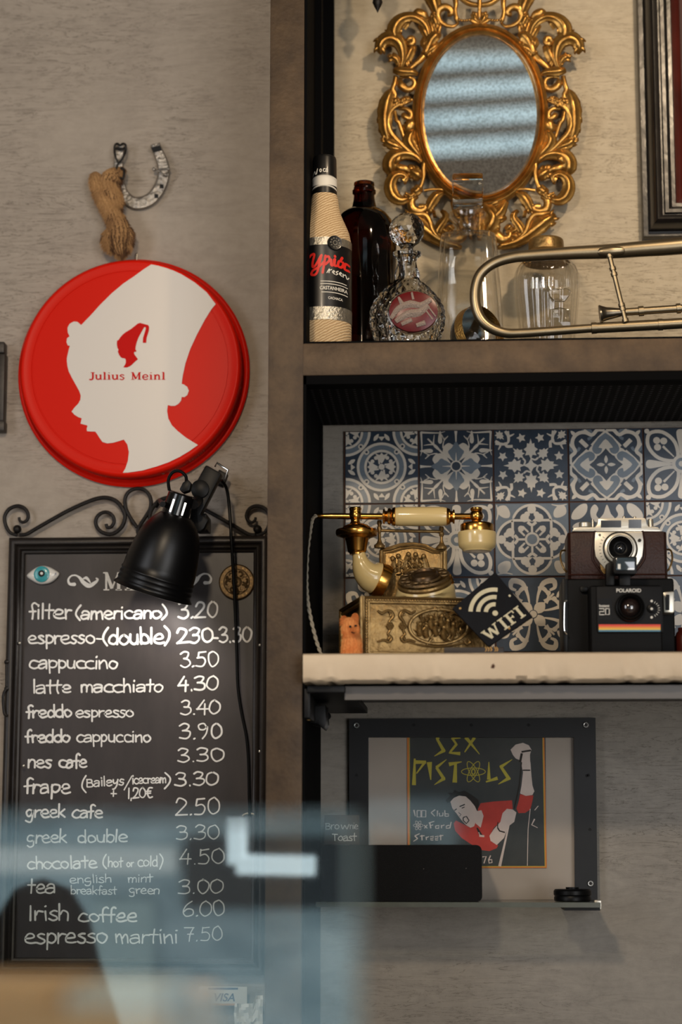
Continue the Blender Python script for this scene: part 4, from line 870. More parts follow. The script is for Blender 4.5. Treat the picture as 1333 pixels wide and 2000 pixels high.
SCR = [ # (kind, points, radii in crop units, height in mm)
 ('scroll', 'A', [(640,490),(648,400),(680,310),(745,240),(830,205),(925,215),(1000,262),(1046,330),(1056,400),(1030,450),(965,490),(900,508)], [16,24,34,40,44,50,60,66,60,44,34,26], 10),
 ('bud', 'A', [(905,510),(880,460),(840,455),(830,500),(862,520),(880,490)], [22,26,30,30,32,34], 14),
 ('leaf', 'A', [(975,800),(952,690),(968,570),(1018,495),(1100,462),(1180,490),(1222,560),(1212,645)], [18,28,48,60,64,56,44,8], 12),
 ('leaf', 'A', [(1000,800),(1015,725),(1060,685),(1122,695)], [14,26,36,14], 12),
 ('knot', 'A', [(775,880),(840,858),(920,855),(1000,845),(1060,830)], [18,36,46,44,26], 16),
 ('stem', 'A', [(690,650),(760,720),(850,800),(900,850)], [38,34,24,20], 10),
 ('leaf', 'A', [(505,400),(560,425),(610,475),(650,560),(700,650)], [14,44,48,34,26], 12),
 ('leaf', 'A', [(520,515),(570,555),(620,590),(690,655)], [14,28,32,18], 16),
 ('stem', 'A', [(640,470),(655,540),(680,620),(700,650)], [34,40,34,26], 13),
 ('curl', 'A', [(990,920),(905,908),(840,930),(815,985),(840,1040),(900,1058),(975,1010),(990,950)], [14,18,22,24,30,36,40,28], 10),
 ('stem', 'A', [(1035,905),(1052,990),(1072,1060),(1045,1120),(1062,1190),(1090,1260)], [26,26,28,22,24,20], 12),
 ('leaf', 'A', [(1070,1055),(1105,1120),(1140,1220),(1160,1330),(1165,1450),(1155,1560),(1120,1680)], [12,44,62,62,54,48,26], 10),
 ('frond', 'A', [(1100,1260),(1130,1170),(1158,1120)], [24,26,12], 12), ('frond', 'A', [(1130,1340),(1170,1240),(1196,1180)], [24,28,12], 12), ('frond', 'A', [(1150,1450),(1190,1330),(1214,1250)], [22,26,10], 11),
 ('stem', 'A', [(845,1180),(940,1225),(1030,1255),(1095,1320),(1128,1420),(1120,1510),(1080,1590),(1000,1675),(930,1745),(860,1805),(780,1865),(735,1915)], [18,22,24,24,26,28,28,26,24,22,20,14], 14),
 ('stem', 'A', [(1050,1320),(1030,1420),(1000,1455),(960,1575),(930,1660),(900,1735)], [20,22,22,20,22,20], 12),
 ('leaf', 'A', [(940,1160),(960,1200),(990,1245)], [16,30,16], 15), ('leaf', 'A', [(1010,1160),(1040,1200),(1075,1235)], [16,34,16], 15), ('leaf', 'A', [(850,1200),(900,1175),(950,1215)], [14,26,14], 14),
 ('curl', 'A', [(1000,1285),(915,1290),(862,1335),(868,1400),(930,1378),(945,1350)], [18,24,28,30,30,26], 9),
 ('bud', 'A', [(870,1400),(860,1470),(900,1510),(975,1500)], [30,66,58,16], 7),
 ('leaf', 'B', [(795,150),(850,190),(880,270),(845,350),(785,420),(730,490)], [12,38,52,48,32,14], 12),
 ('leaf', 'B', [(930,375),(1040,335),(1130,290),(1192,215)], [16,38,42,8], 12), ('frond', 'B', [(960,385),(1060,365),(1140,345)], [18,28,10], 12), ('frond', 'B', [(980,395),(1050,405),(1100,415)], [18,26,10], 11),
 ('scroll', 'B', [(735,530),(790,470),(870,435),(960,432),(1050,465),(1098,530),(1100,605),(1070,670)], [16,34,50,60,68,70,66,26], 9),
 ('curl', 'B', [(860,640),(920,605),(985,592),(1050,565)], [20,34,38,34], 12), ('bud', 'B', [(990,440),(1010,490),(1050,540)], [26,34,20], 18),
 ('scroll', 'B', [(945,740),(915,700),(985,672),(1055,700),(1095,775),(1096,860),(1058,935),(995,978),(930,975),(885,945)], [44,22,34,46,54,58,58,50,38,22], 12),
 ('bud', 'B', [(930,735),(955,745)], [46,44], 16),
 ('stem', 'B', [(690,490),(708,580),(705,680),(730,785),(770,850),(840,930)], [26,24,20,22,28,22], 14),
 ('leaf', 'B', [(740,720),(780,680),(840,640),(890,610)], [30,54,44,16], 7),
 ('rosette', 'B', [(720,850),(770,850),(800,880),(850,845)], [26,48,48,20], 14), ('leaf', 'B', [(800,890),(860,930),(930,900)], [18,28,12], 16),
 ('stem', 'B', [(430,875),(500,850),(590,845),(700,862)], [16,14,14,18], 14),
 ('leaf', 'B', [(470,885),(555,930),(612,1010),(650,1080),(690,1120)], [14,42,44,32,18], 11),
 ('curl', 'B', [(780,930),(835,960),(852,1015),(830,1080),(760,1102),(695,1080),(700,1050),(755,1055)], [24,36,42,44,36,26,24,34], 11),
 ('leaf', 'B', [(255,1538),(420,1498),(560,1425),(680,1335),(790,1250),(880,1190),(938,1150)], [16,38,54,64,66,50,20], 8),
 ('stem', 'B', [(300,1510),(440,1475),(540,1410),(600,1320),(636,1220),(690,1150),(790,1140),(880,1120)], [16,20,26,28,26,28,26,14], 15),
 ('leaf', 'B', [(500,1100),(455,1140),(450,1195),(500,1265),(548,1350),(535,1430)], [14,24,30,38,36,16], 11),
 ('bud', 'B', [(560,1140),(600,1150)], [42,30], 13),
 ('curl', 'B', [(230,1310),(250,1390),(312,1436),(385,1420),(402,1365),(360,1352)], [34,56,54,30,22,18], 12),
 ('frond', 'B', [(360,1330),(400,1290),(410,1270)], [26,30,10], 11), ('frond', 'B', [(420,1360),(470,1330),(490,1320)], [26,30,10], 11), ('frond', 'B', [(430,1400),(480,1400),(500,1400)], [24,28,10], 11), ('frond', 'B', [(400,1430),(440,1460),(450,1480)], [22,26,10], 11),
 ('leaf', 'B', [(90,1020),(160,1110),(205,1195),(165,1290),(105,1375)], [34,60,70,62,36], 10),
 ('frond', 'B', [(200,1210),(290,1110),(365,985)], [44,52,20], 12), ('frond', 'B', [(230,1215),(300,1195),(362,1180)], [34,40,14], 12), ('frond', 'B', [(150,1060),(230,1010),(330,985)], [24,34,18], 10),
 ('leaf', 'A', [(40,292),(90,240),(105,190),(95,145)], [16,30,26,12], 12), ('curl', 'A', [(45,290),(100,265),(140,240),(120,215)], [12,18,22,16], 14),
 ('stem', 'A', [(330,-40),(326,60),(332,130),(318,220),(300,280)], [34,26,20,26,16], 10),
 ('curl', 'A', [(300,275),(355,312),(440,300),(510,250),(538,180),(518,105),(450,82),(390,112),(378,160),(420,172)], [12,18,22,24,30,42,40,36,28,24], 10),
 ('leaf', 'A', [(545,190),(560,110),(590,20),(640,-90)], [26,46,60,66], 9), ('leaf', 'A', [(605,150),(585,220),(560,280),(570,330)], [14,32,30,12], 11), ('stem', 'A', [(508,275),(515,330),(525,400)], [18,20,16], 9),
 ('leaf', 'A', [(620,480),(600,380),(630,280),(660,200)], [20,36,34,12], 7),
 ('bud', 'A', [(670,225),(715,175),(780,150),(845,190)], [30,46,46,12], 10), ('frond', 'A', [(655,460),(700,370),(760,300)], [28,36,16], 7), ('frond', 'A', [(680,590),(700,520),(690,450)], [14,36,24], 7), ('frond', 'A', [(860,250),(900,270),(950,330)], [12,30,34], 6), ('bud', 'A', [(965,365),(1005,370)], [34,30], 13),
 ('leaf', 'A', [(820,540),(860,600),(900,690),(940,780)], [24,44,44,22], 8),
]
AXM = 937.3
def orn(nm, pts, rad, hh, flute):
    b = MB(); k = MP.sc(*pts[0]) / 6.06
    if nm == 'acanthus_leaf':
        cl_ = catmull([V(p) for p in pts], 4); rl = lerpl(rad, len(cl_))
        for t in (.22, .38, .54, .7, .84):
            i = min(len(cl_) - 2, max(1, int(t * len(cl_)))); tg = (cl_[i + 1] - cl_[i - 1]).normalized(); q_ = V((-tg.y, tg.x)); r_ = rl[i] / 6.06
            for sg in (1, -1):
                c0_ = cl_[i] + q_ * sg * r_ * .35; c1_ = c0_ + (tg * .7 + q_ * sg * .55) * r_ * .9; c2_ = c1_ + (tg * .9 + q_ * sg * .2) * r_ * .7
                b.tube([MP.at(c.x, c.y, hh * .001 * .62 + d) for c, d in ((c0_, .003), (c1_, .0025), (c2_, .0))], [r_ * .34 * MP.sc(*pts[0]), r_ * .36 * MP.sc(*pts[0]), r_ * .1 * MP.sc(*pts[0])], 8, smooth=3)
    b.tube([MP.at(x, y, hh * .001 * .62 + (.002 if 0 < i < len(pts) - 1 else 0)) for i, (x, y) in enumerate(pts)], [r * k for r in rad], 20, smooth=4, flat=.8, nrm=NRM, flute=flute, nfl=5)
    b.build(nm, M_gold, mir, ang=80)
KN = {'scroll': 'scroll', 'bud': 'bud', 'leaf': 'acanthus_leaf', 'knot': 'leaf_knot', 'stem': 'stem', 'curl': 'curl', 'frond': 'frond', 'rosette': 'rosette'}
for kind, w, pts, rad, hh in SCR:
    q = [(A if w == 'A' else Bq)(*p) for p in pts]
    RK = {"leaf": 1.38, "scroll": 1.25, "curl": 1.2, "frond": 1.3, "bud": 1.2}.get(kind, 1.15); rad = [r * RK for r in rad]; fl = .17 if kind in ('leaf', 'frond', 'scroll', 'rosette', 'knot') else 0
    for m in (0, 1): orn(KN[kind], [(2 * AXM - x, y) for x, y in q] if m else q, rad, hh, fl)
orn('stem', [(AXM, -20), (AXM, 10), (AXM, 34)], [34, 26, 18], 14, 0)
orn('acanthus_leaf', [(AXM, 470), (AXM, 440), (AXM, 410)], [20, 60, 30], 12, .14)
b = MB(); b.add([MP.at(x, y, .001) for x, y in [(880, 30), (994, 30), (1000, -30), (874, -30)]], [(0, 1, 2, 3)])
for i in range(5):
    for m in (0, 1):
        x, y = A(165 + i * 30, 243 - (i - 2) ** 2 * 2); x = 2 * AXM - x if m else x
        MB().ball(MP.at(x, y, .012), .0022, 10).build('bead', M_gold, mir)
orn('scroll', [(890, -12), (915, 6), (937, 10), (960, 6), (985, -12)], [30, 34, 30, 34, 30], 8, .1)
b = MB(); b.lathe([(.006, 0), (.006, .012), (.0001, .012)], P(937, 100, -.001), (0, -1, 0), 12); b.build('wall_mount', M_black, mir)

# ---- hanging pendant, its tip just in the photo
b = MB(); hp_ = P(738, 25, -.09); k = PY(-.09).sc(738, 10)
b.lathe([(r * k, h * k) for r, h in ((.4, 0), (3, 6), (7, 14), (10, 21), (9, 26), (5, 30), (4, 34), (9, 40), (17, 52), (18, 64), (12, 76), (6, 84), (4, 92), (8, 98), (5, 104), (3, 150), (2, 400))] + [(.0013, 4.6 - hp_.z)], hp_, (0, 0, 1), 24)
tag(b.build('hanging_pendant', M_iron), 'dark turned pendant whose pointed tip hangs in at the top left of the mirror', 'ornament')

# ---- big dark stepped frame on the right
xf0 = P(1251, 230, -.02).x; zf0 = P(1290, 462, -.02).z
fr = thing('picture_frame', 'large dark stepped picture frame cut off by the right edge beside the mirror', 'frame', (xf0 + .2, -.001, zf0))
kk = PY(-.03).sc(1280, 300)
b = MB(); mitre(b, [(i * kk, d) for i, d in ((0, .001), (0, .016), (2, .018), (11, .018), (13, .022), (15, .030), (20, .038), (27, .042), (34, .040), (37, .036), (38, .030), (41, .030), (43, .034), (50, .034), (52, .029), (54, .026), (57, .028), (64, .028), (66, .022), (68, .018))], xf0, xf0 + .55, zf0, zf0 + .75)
b.build('moulding', mat('frame_gunmetal', '#191614', .24, .0, spec=.8, var=.3, scale=8, bump=.1, bscale=70), fr, ang=40)
i0 = 67 * kk
b = MB(); mitre(b, [(0, .008), (0, .020), (.006, .024), (.010, .0215), (.0125, .017), (.0125, .008)], xf0 + i0, xf0 + .55 - i0, zf0 + i0, zf0 + .75 - i0); b.build('inner_slip', M_reddark, fr, ang=40)
MB().box(xf0 + i0, xf0 + .55 - i0, -.009, -.003, zf0 + i0, zf0 + .75 - i0).build('picture', mat('canvas_red', '#3a120e', .6, var=.4, scale=12), fr, smooth=False)

# ---- things standing on the beam
SHZ = ZB1 + .0035
def std(axx, ym, Y): p = P(axx, ym, Y); return V((p.x, Y, SHZ))
def prof_px(axx, Y, rows, hb=None):
    """(py, r px) rows from top down -> (r, h) from the shelf up"""
    out = []
    for py, r in rows:
        z = P(axx, py, Y).z - SHZ; k = PY(Y).sc(axx, py)
        out.append((r * k, z))
    return out
def bottom(rows_prof, rb, inset=.003): return rows_prof + [(rb, .006), (rb - inset, .0005), (.0005, 0.0005)]
# wicker bottle
Yb = -.2
bo = std(634, 520, Yb); ypi = thing('wicker_bottle', 'tall wicker covered bottle with a black cap and red script label', 'bottle', bo)
bl_ = prof_px(634, Yb, [(383, 24.5), (392, 27), (405, 28.5), (420, 32), (432, 37), (445, 43), (458, 48.5), (475, 52), (490, 53), (560, 53.2), (640, 53.2)])
b = MB(); b.lathe(bottom(bl_, bl_[-1][0]), bo, (0, 0, 1), 56)
def weave():
    m = mat('wicker_weave', '#b98f5c', .78); N, L = m.node_tree.nodes, m.node_tree.links; b_ = N['Principled BSDF']
    tc = N.new('ShaderNodeTexCoord'); w1 = N.new('ShaderNodeTexWave'); w1.wave_type = 'BANDS'; w1.bands_direction = 'Z'; w1.inputs['Scale'].default_value = 95; w1.inputs['Distortion'].default_value = 3.2; w1.inputs['Detail'].default_value = 3; w1.inputs['Detail Scale'].default_value = 2
    mp = N.new('ShaderNodeMapping'); mp.inputs['Rotation'].default_value = (0, .5, 0); L.new(tc.outputs['Object'], mp.inputs[0]); L.new(mp.outputs[0], w1.inputs['Vector'])
    r = N.new('ShaderNodeValToRGB'); r.color_ramp.elements[0].color = lin('#a98a62'); r.color_ramp.elements[1].color = lin('#d8bf98'); L.new(w1.outputs['Fac'], r.inputs[0]); L.new(r.outputs[0], b_.inputs['Base Color'])
    bu = N.new('ShaderNodeBump'); bu.inputs['Strength'].default_value = .5; bu.inputs['Distance'].default_value = .001; L.new(w1.outputs['Fac'], bu.inputs['Height']); L.new(bu.outputs[0], b_.inputs['Normal']); return m
M_weave = weave()
b.build('wicker_body', M_weave, ypi)
cp_ = prof_px(634, Yb, [(307, 18), (309, 22), (313, 23.5), (349, 24), (383, 24.5)])
b = MB(); b.lathe([(.0005, cp_[0][1])] + cp_, bo, (0, 0, 1), 40); b.build('cap', M_inkblk, ypi)
k1 = PY(Yb).sc(634, 520)
def band(mb, y0, y1, r, mi=0, a0=0, a1=360, seg=48):
    z0, z1 = P(634, y0, Yb).z, P(634, y1, Yb).z; rr = r * k1; vs = []
    for i in range(seg + 1):
        a = radians(a0 + (a1 - a0) * i / seg); vs += [(bo.x + rr * cos(a), Yb + rr * sin(a), z0), (bo.x + rr * cos(a), Yb + rr * sin(a), z1)]
    mb.add(vs, [(2 * i, 2 * i + 1, 2 * i + 3, 2 * i + 2) for i in range(seg)], mi)
b = MB(); band(b, 493, 625, 53.8); b.build('label', M_inkblk, ypi)
b = MB(); band(b, 478, 493, 53.7); b.build('foil_band', M_silverfoil, ypi)
b = MB(); band(b, 612, 637, 54); b.build('foil_band', M_silverfoil, ypi)
b = MB(); band(b, 352, 368, 24.6); b.build('neck_band', M_inkwht, ypi)
def cyl(mb, vs, fs, r, h=0., axx=634, Yc=Yb, mi=0):
    out = []
    for x, y in vs:
        t = math.asin(max(-.97, min(.97, (x - axx) / r))); rr = (r + h) * k1
        dz = P(axx, y + (1 - cos(t)) * 7, Yc).z
        out.append((bo.x + rr * sin(t), Yc - rr * cos(t), dz))
    mb.add(out, fs, mi)
b = MB()
for i in range(34):
    a = radians(190 + 160 * i / 34); x = 634 + 25 * cos(a)
    for y0, s in ((352, -1), (368, 1)): cyl(b, [(x - 1.2, y0), (x + 1.2, y0), (x, y0 + s * 4)], [(0, 1, 2)], 25, .15)
b.build('zigzag_trim', M_inkwht, ypi, smooth=False)
def yz(x, y): return (590 + x / 6.665, 470 + y / 6.667)
YS_ = [[(130,330),(170,295),(205,300),(185,400),(190,455),(230,430),(290,330)], [(300,320),(270,430),(250,520),(215,560),(170,545),(190,500),(260,470),(340,400)], [(350,330),(335,430),(315,545)], [(350,350),(390,340),(400,390),(350,440)], [(420,380),(425,450),(450,440),(460,380)], [(470,370),(465,450),(500,450)], [(560,385),(520,390),(510,450),(550,460),(575,410),(560,385)], [(545,365),(560,335)], [(640,400),(600,400),(590,470),(640,470)], [(470,330),(472,338)]]
b = MB()
for st in YS_:
    vs, fs = rib([yz(x - 20, y - 30 - (x - 350) * .06) for x, y in st], 4.6); cyl(b, [tuple(v) for v in vs], fs, 54, .2)
b.build('red_script', M_inkred, ypi, smooth=False)
b = MB(); RS = [[(370,550),(400,500),(395,550)], [(400,520),(430,505)], [(440,540),(465,530),(455,515),(440,540),(470,560)], [(510,515),(485,530),(505,550),(485,565)], [(525,545),(550,535),(540,520),(525,545),(555,565)], [(570,530),(572,570)], [(572,545),(600,530)], [(605,540),(618,575),(640,545)]]
for st in RS:
    vs, fs = rib([yz(x - 20, y - 34) for x, y in st], 1.7); cyl(b, [tuple(v) for v in vs], fs, 54, .2)
def cyltext(mb, body, x0, x1, yb, yt):
    vs, fs = text2d(body); cyl(mb, [(x0 + (x1 - x0) * u, yb + (yt - yb) * v) for u, v in vs], fs, 54, .2)
cyltext(b, 'CASTANHEIRA', 629, 681, 580, 573); cyltext(b, 'CACHACA', 645, 672, 598, 593)
for y0, x0, x1 in ((563, 630, 679), (568, 630, 681), (584, 632, 681)):
    cyl(b, [(x0 + (x1 - x0) * i / 8, y0 + j) for i in range(9) for j in (0, 1.4)], [(2 * i, 2 * i + 1, 2 * i + 3, 2 * i + 2) for i in range(8)], 54, .2)
b.build('label_lettering', M_inkwht, ypi, smooth=False); b = MB()
cyl(b, *(lambda r: ([tuple(v) for v in r[0]], r[1]))(rib([(612, 345), (616, 338), (618, 345), (622, 335), (620, 345)], 1.5)), 24.2, .2)
for x, st in ((626, 'o'), (633, 'c'), (638, 'a')):
    for pts in GL[st][1]:
        vs, fs = rib([(x + px * 5, 343 - py * 6) for px, py in pts], 1.5); cyl(b, [tuple(v) for v in vs], fs, 24.2, .2)
b.build('cap_lettering', M_inkwht, ypi, smooth=False)
b = MB(); q = P(655, 489, Yb); bc = V((bo.x + 55 * k1 * sin(radians(25)), Yb - 54.4 * k1 * cos(radians(25)), q.z)); nb = V((sin(radians(25)), -cos(radians(25)), 0))
b.lathe([(14.5 * k1, -.002), (14.5 * k1, .001), (13.8 * k1, .0015), (12 * k1, .0012), (.0005, .0012)], bc, nb, 32); b.build('seal', M_inkblk, ypi)
b = MB()
for i in range(10):
    a = 2 * pi * i / 10; x_, y_, z_ = frame_of(nb)
    b.ball(bc + nb * .0012 + x_ * (cos(a) * 9 * k1) + y_ * (sin(a) * 9 * k1), .0013, 8); b.ball(bc + nb * .0012 + x_ * (cos(a) * 4 * k1) + y_ * (sin(a) * 4 * k1), .0009, 8)
b.build('seal_relief', M_silverfoil, ypi)
# amber growler
Yg = -.085; go = std(712, 500, Yg); gr = thing('amber_bottle', 'brown amber glass bottle without a cap standing behind the wicker bottle', 'bottle', go)
pr = prof_px(712, Yg, [(357, 18.5), (358, 20), (362, 20), (364, 18.5), (367, 20.5), (371, 20.5), (373, 23), (378, 23), (381, 20), (392, 21), (405, 24), (410, 27), (413, 36), (420, 45), (432, 54), (448, 60), (468, 63), (490, 63.5), (560, 63.5), (690, 63.5)])
wall = .0035
inner = [(r - wall, h) for r, h in pr][::-1]
b = MB(); b.lathe(pr + [(pr[-1][0], .008), (pr[-1][0] - .006, .0005), (.0005, .0005)], go, (0, 0, 1), 56, caps=False)
b.lathe([(.0005, .009)] + [(max(.001, r), max(.009, h)) for r, h in inner] , go, (0, 0, 1), 56, caps=False)
b.lathe([(pr[0][0], pr[0][1]), (pr[0][0] - wall, pr[0][1])], go, (0, 0, 1), 56, caps=False)
b.build('bottle', M_amber, gr)
# crystal decanter with ruby medallion
Yc_ = -.175; co = std(796, 600, Yc_); kc = PY(Yc_).sc(796, 600)
cry = thing('crystal_decanter', 'cut crystal decanter with a faceted ball stopper and a ruby red medallion', 'decanter', co)
pr = prof_px(796, Yc_, [(493, 27), (495, 28.5), (500, 27), (505, 20), (512, 18), (522, 20), (532, 24), (538, 25.5), (543, 24), (549, 26), (560, 38), (575, 52), (592, 64), (610, 70), (632, 70), (655, 64), (680, 56), (700, 50)])
def cut(a, h, r): 
    z = h * 190
    return r * (1 + (.075 * abs(sin(a * 9 + z)) * abs(sin(a * 9 - z)) if r > .022 else .012 * sin(a * 12)))
pd = []
for i in range(len(pr) - 1):
    (r0, h0), (r1, h1) = pr[i], pr[i + 1]; n = max(1, int(abs(h1 - h0) / .0012))
    pd += [(r0 + (r1 - r0) * j / n, h0 + (h1 - h0) * j / n) for j in range(n)]
pd.append(pr[-1])
b = MB(); b.lathe(pd + [(pr[-1][0], .004), (pr[-1][0] - .004, .0005), (.0005, .0005)], co, (0, 0, 1), 108, mod=cut, caps=False, sy=.72)
b.add([], []); b.lathe([(pr[0][0], pr[0][1]), (.011, pr[0][1]), (.009, pr[6][1]), (.012, pr[9][1]), (pr[13][0] * .85, pr[13][1]), (pr[14][0] * .86, pr[14][1]), (pr[16][0] * .84, pr[16][1]), (.002, .012)], co, (0, 0, 1), 40, caps=False, sy=.72)
b.build('decanter', M_crystal, cry, ang=20)
b = MB(); bb = V((co.x, Yc_, P(796, 450, Yc_).z)); bs = bmesh.new(); bmesh.ops.create_icosphere(bs, subdivisions=3, radius=35 * kc)
vs = [v.co.copy() for v in bs.verts]; fs = [tuple(v.index for v in f.verts) for f in bs.faces]; bs.free()
b.add([bb + v for v in vs], fs)
b.lathe([(16 * kc, P(796, 478, Yc_).z - bb.z), (12 * kc, P(796, 486, Yc_).z - bb.z), (14 * kc, P(796, 494, Yc_).z - bb.z), (10 * kc, P(796, 520, Yc_).z - bb.z)], bb, (0, 0, 1), 12)
b.build('stopper', M_crystal, cry, smooth=False)
mdp = PY(Yc_ - 70 * kc * .72 - .001); mo = mdp.at(808, 609)
b = MB(); n = 40; rings = [(1, 0), (.97, .002), (.8, .0035), (.4, .0045)]; vs = []
for s, h in rings: vs += [mo + V((s * 48 * kc * cos(2 * pi * i / n), -h + .006 * 0 + (.004 if s == 1 else 0), s * 41 * kc * sin(2 * pi * i / n))) for i in range(n)]
b.add(vs, [(r * n + i, r * n + (i + 1) % n, (r + 1) * n + (i + 1) % n, (r + 1) * n + i) for r in range(3) for i in range(n)] + [tuple(3 * n + i for i in range(n))])
b.build('ruby_medallion', M_redglass, cry)
b = MB(); rnd = random.Random(6)
def mq(x, y, h): return mo + V(((x / 3.508 + 580 - 808) * kc, -h, -((y / 3.508 + 290) - 609) * kc))
for pts, r in (((( 650,1170),(700,1100),(780,1070),(850,1080),(920,1040)), 26), (((680,1190),(760,1140),(840,1130),(900,1080)), 30), (((700,1020),(720,1060),(740,1090)), 14), (((790,990),(800,1040)), 14), (((880,1110),(930,1180)), 9), (((900,1090),(950,1160)), 9), (((820,1220),(880,1200)), 28), (((720,1210),(790,1180)), 24)):
    b.tube([mq(x, y, .0045) for x, y in pts], [r / 3.508 * kc * q for q in (.5, 1, .6)], 8, smooth=3, flat=.5, nrm=(0, -1, 0), flute=.15)
b.build('cut_bird', M_frost, cry)
b = MB(); b.tube([mo + V((49 * kc * cos(2 * pi * i / 40), .002, 42 * kc * sin(2 * pi * i / 40))) for i in range(40)], .0016, 8, closed=True); b.build('medallion_rim', M_crystal, cry)
# square stopper decanter
Yq = -.078; qo = std(916, 560, Yq); kq = PY(Yq).sc(916, 560)
sq = thing('whisky_decanter', 'clear glass decanter with a square block stopper standing in front of the mirror', 'decanter', qo)
pr = prof_px(916, Yq, [(418, 37), (421, 39), (427, 38), (436, 27), (443, 22), (452, 22), (459, 27), (463, 48), (468, 55), (476, 57), (540, 61.5), (600, 66), (690, 71)])
def squ(a, h, r): return r * (1 if r < .034 else 1 / (abs(cos(a)) ** 5 + abs(sin(a)) ** 5) ** .2 * .97)
b = MB(); b.lathe(pr + [(pr[-1][0], .006), (pr[-1][0] - .004, .0005), (.0005, .0005)], qo, (0, 0, 1), 64, mod=squ, caps=False)
inn = [(max(.004, r - .005), h - (.004 if 6 < i < 9 else 0)) for i, (r, h) in enumerate(pr)]
b.lathe(inn + [(inn[-1][0], .016), (.0005, .014)], qo, (0, 0, 1), 64, mod=squ, caps=False)
b.lathe([(pr[0][0], pr[0][1]), (inn[0][0], pr[0][1])], qo, (0, 0, 1), 64, caps=False)
b.build('decanter', M_glass, sq)
z0, z1 = P(912, 400, Yq).z, P(912, 347, Yq).z; hw = 30 * kq
b = MB(); b.box(qo.x - hw, qo.x + hw, Yq - hw, Yq + hw, z0, z1); b.build('stopper', M_block, sq, bevel=.003, segs=3)
b = MB(); b.lathe([(24 * kq, 0), (26 * kq, .004), (16 * kq, .010), (15 * kq, .012)][::-1], (qo.x, Yq, z0 - .0115), (0, 0, 1), 32); b.lathe([(15 * kq, 0), (13 * kq, -.03)], (qo.x, Yq, z0 - .012), (0, 0, 1), 32); b.build('stopper_neck', M_glass, sq)
# gilt banded glass lying on its side
cax = V((.62, -.70, .16)).normalized(); Yp = -.175; po = P(944, 610, Yp); kp = PY(Yp).sc(944, 610)
rim_c = po + cax * .012
coupe = thing('gilt_rim_glass', 'stemmed glass with an etched gilt band lying on its side below the square stopper decanter', 'glass', (po.x, po.y, SHZ))
zc = SHZ + 53 * kp + .0004; rim_c = V((po.x, Yp - .01, zc - cax.z * 0)) 
b = MB(); b.lathe([(53 * kp, 0), (53.5 * kp, -.002), (54 * kp, -.014), (50 * kp, -.026), (38 * kp, -.038), (16 * kp, -.046), (5 * kp, -.050), (4 * kp, -.066), (6 * kp, -.08), (4 * kp, -.082), (.0005, -.082)], rim_c, cax, 48, caps=False)
b.lathe([(53 * kp, 0), (51.5 * kp, -.002), (52 * kp, -.014), (48 * kp, -.025), (36 * kp, -.036), (.0005, -.044)], rim_c, cax, 48, caps=False); b.build('bowl', M_bowl, coupe)
b = MB(); b.lathe([(53.6 * kp, -.0005), (54.2 * kp, -.004), (54.6 * kp, -.013), (54.4 * kp, -.016)], rim_c, cax, 48, caps=False); b.build('gilt_band', M_gilt, coupe)
# ribbed jar with a brass lid
Yj = -.07; jo = std(1069, 570, Yj); kj = PY(Yj).sc(1069, 570)
jar = thing('ribbed_jar', 'ribbed clear glass jar with a brass lid standing behind the trombone', 'jar', jo)
pr = prof_px(1069, Yj, [(512, 46), (516, 50), (524, 57), (535, 61), (550, 62.5), (580, 61), (620, 57), (660, 53), (700, 50)])
pd = []
for i in range(len(pr) - 1):
    for j in range(4): pd.append((pr[i][0] + (pr[i + 1][0] - pr[i][0]) * j / 4, pr[i][1] + (pr[i + 1][1] - pr[i][1]) * j / 4))
rb = lambda a, h, r: r * (1 + .03 * cos(a * 18))
b = MB(); b.lathe(pd + [(pr[-1][0], .005), (pr[-1][0] - .004, .0005), (.0005, .0005)], jo, (0, 0, 1), 144, mod=rb, caps=False)
b.lathe([(r - .0045, h) for r, h in pd] + [(pr[-1][0] - .005, .012), (.0005, .011)], jo, (0, 0, 1), 48, caps=False)
b.lathe([(pr[0][0], pr[0][1]), (pr[0][0] - .0045, pr[0][1])], jo, (0, 0, 1), 48, caps=False); b.build('jar', M_glass, jar)
pl_ = prof_px(1069, Yj, [(468, 31), (470, 33.5), (474, 34.5), (491, 35), (493, 38), (497, 45.5), (500, 46.5), (512, 47), (514, 46)])
b = MB(); b.lathe([(.0005, pl_[0][1])] + pl_ + [(.0005, pl_[-1][1])], jo, (0, 0, 1), 48, caps=False); b.build('lid', M_brassold, jar, ang=50)
jp = PY(Yj - 59 * kj)
b = MB()
for pts in ([(1072,568),(1082,563),(1095,565),(1106,562),(1116,567),(1112,578),(1104,588),(1084,588),(1076,580)], [(1074,604),(1094,600),(1114,604),(1116,640),(1072,640)]):
    b.slab(jp, pts, -.004, .0015)
b.build('embossed_panel', M_crystal, jar, bevel=.0012)
# trombone slide
Yt = -.225; tq = PY(Yt)
tz0 = P(1000, 657, Yt).z
tb = thing('trombone', 'brushed metal trombone slide lying along the front of the upper shelf', 'trombone', P(1150, 660, Yt))
b = MB(); kt = tq.sc(1100, 570)
pts = [(1480,465),(1333,480),(1250,486.5),(1190,491),(1120,494),(1040,499),(1000,503),(965,514),(940,534),(930,560),(929,590),(937,618),(955,638),(985,650),(1020,650.5),(1100,645),(1170,640)]
b.tube([tq.at(x, y) for x, y in pts], [r * kt for r in (19, 17, 15.5, 14.5, 13, 11.5, 11, 10.6, 10.5, 10.5, 10.5, 10.5, 10.3, 9.5, 9, 8.8, 8.6)], 20, smooth=5); b.build('bow_tube', M_trom, tb)
b = MB(); b.tube([tq.at(x, y) for x, y in ((1158,641),(1290,634),(1480,622))], 10.5 * kt, 20); b.tube([tq.at(x, y) for x, y in ((1286,634.3),(1295,633.7))], 11.6 * kt, 20); b.tube([tq.at(x, y) for x, y in ((1156,641),(1166,640.4))], 11.4 * kt, 20); b.build('lower_tube', M_trom, tb)
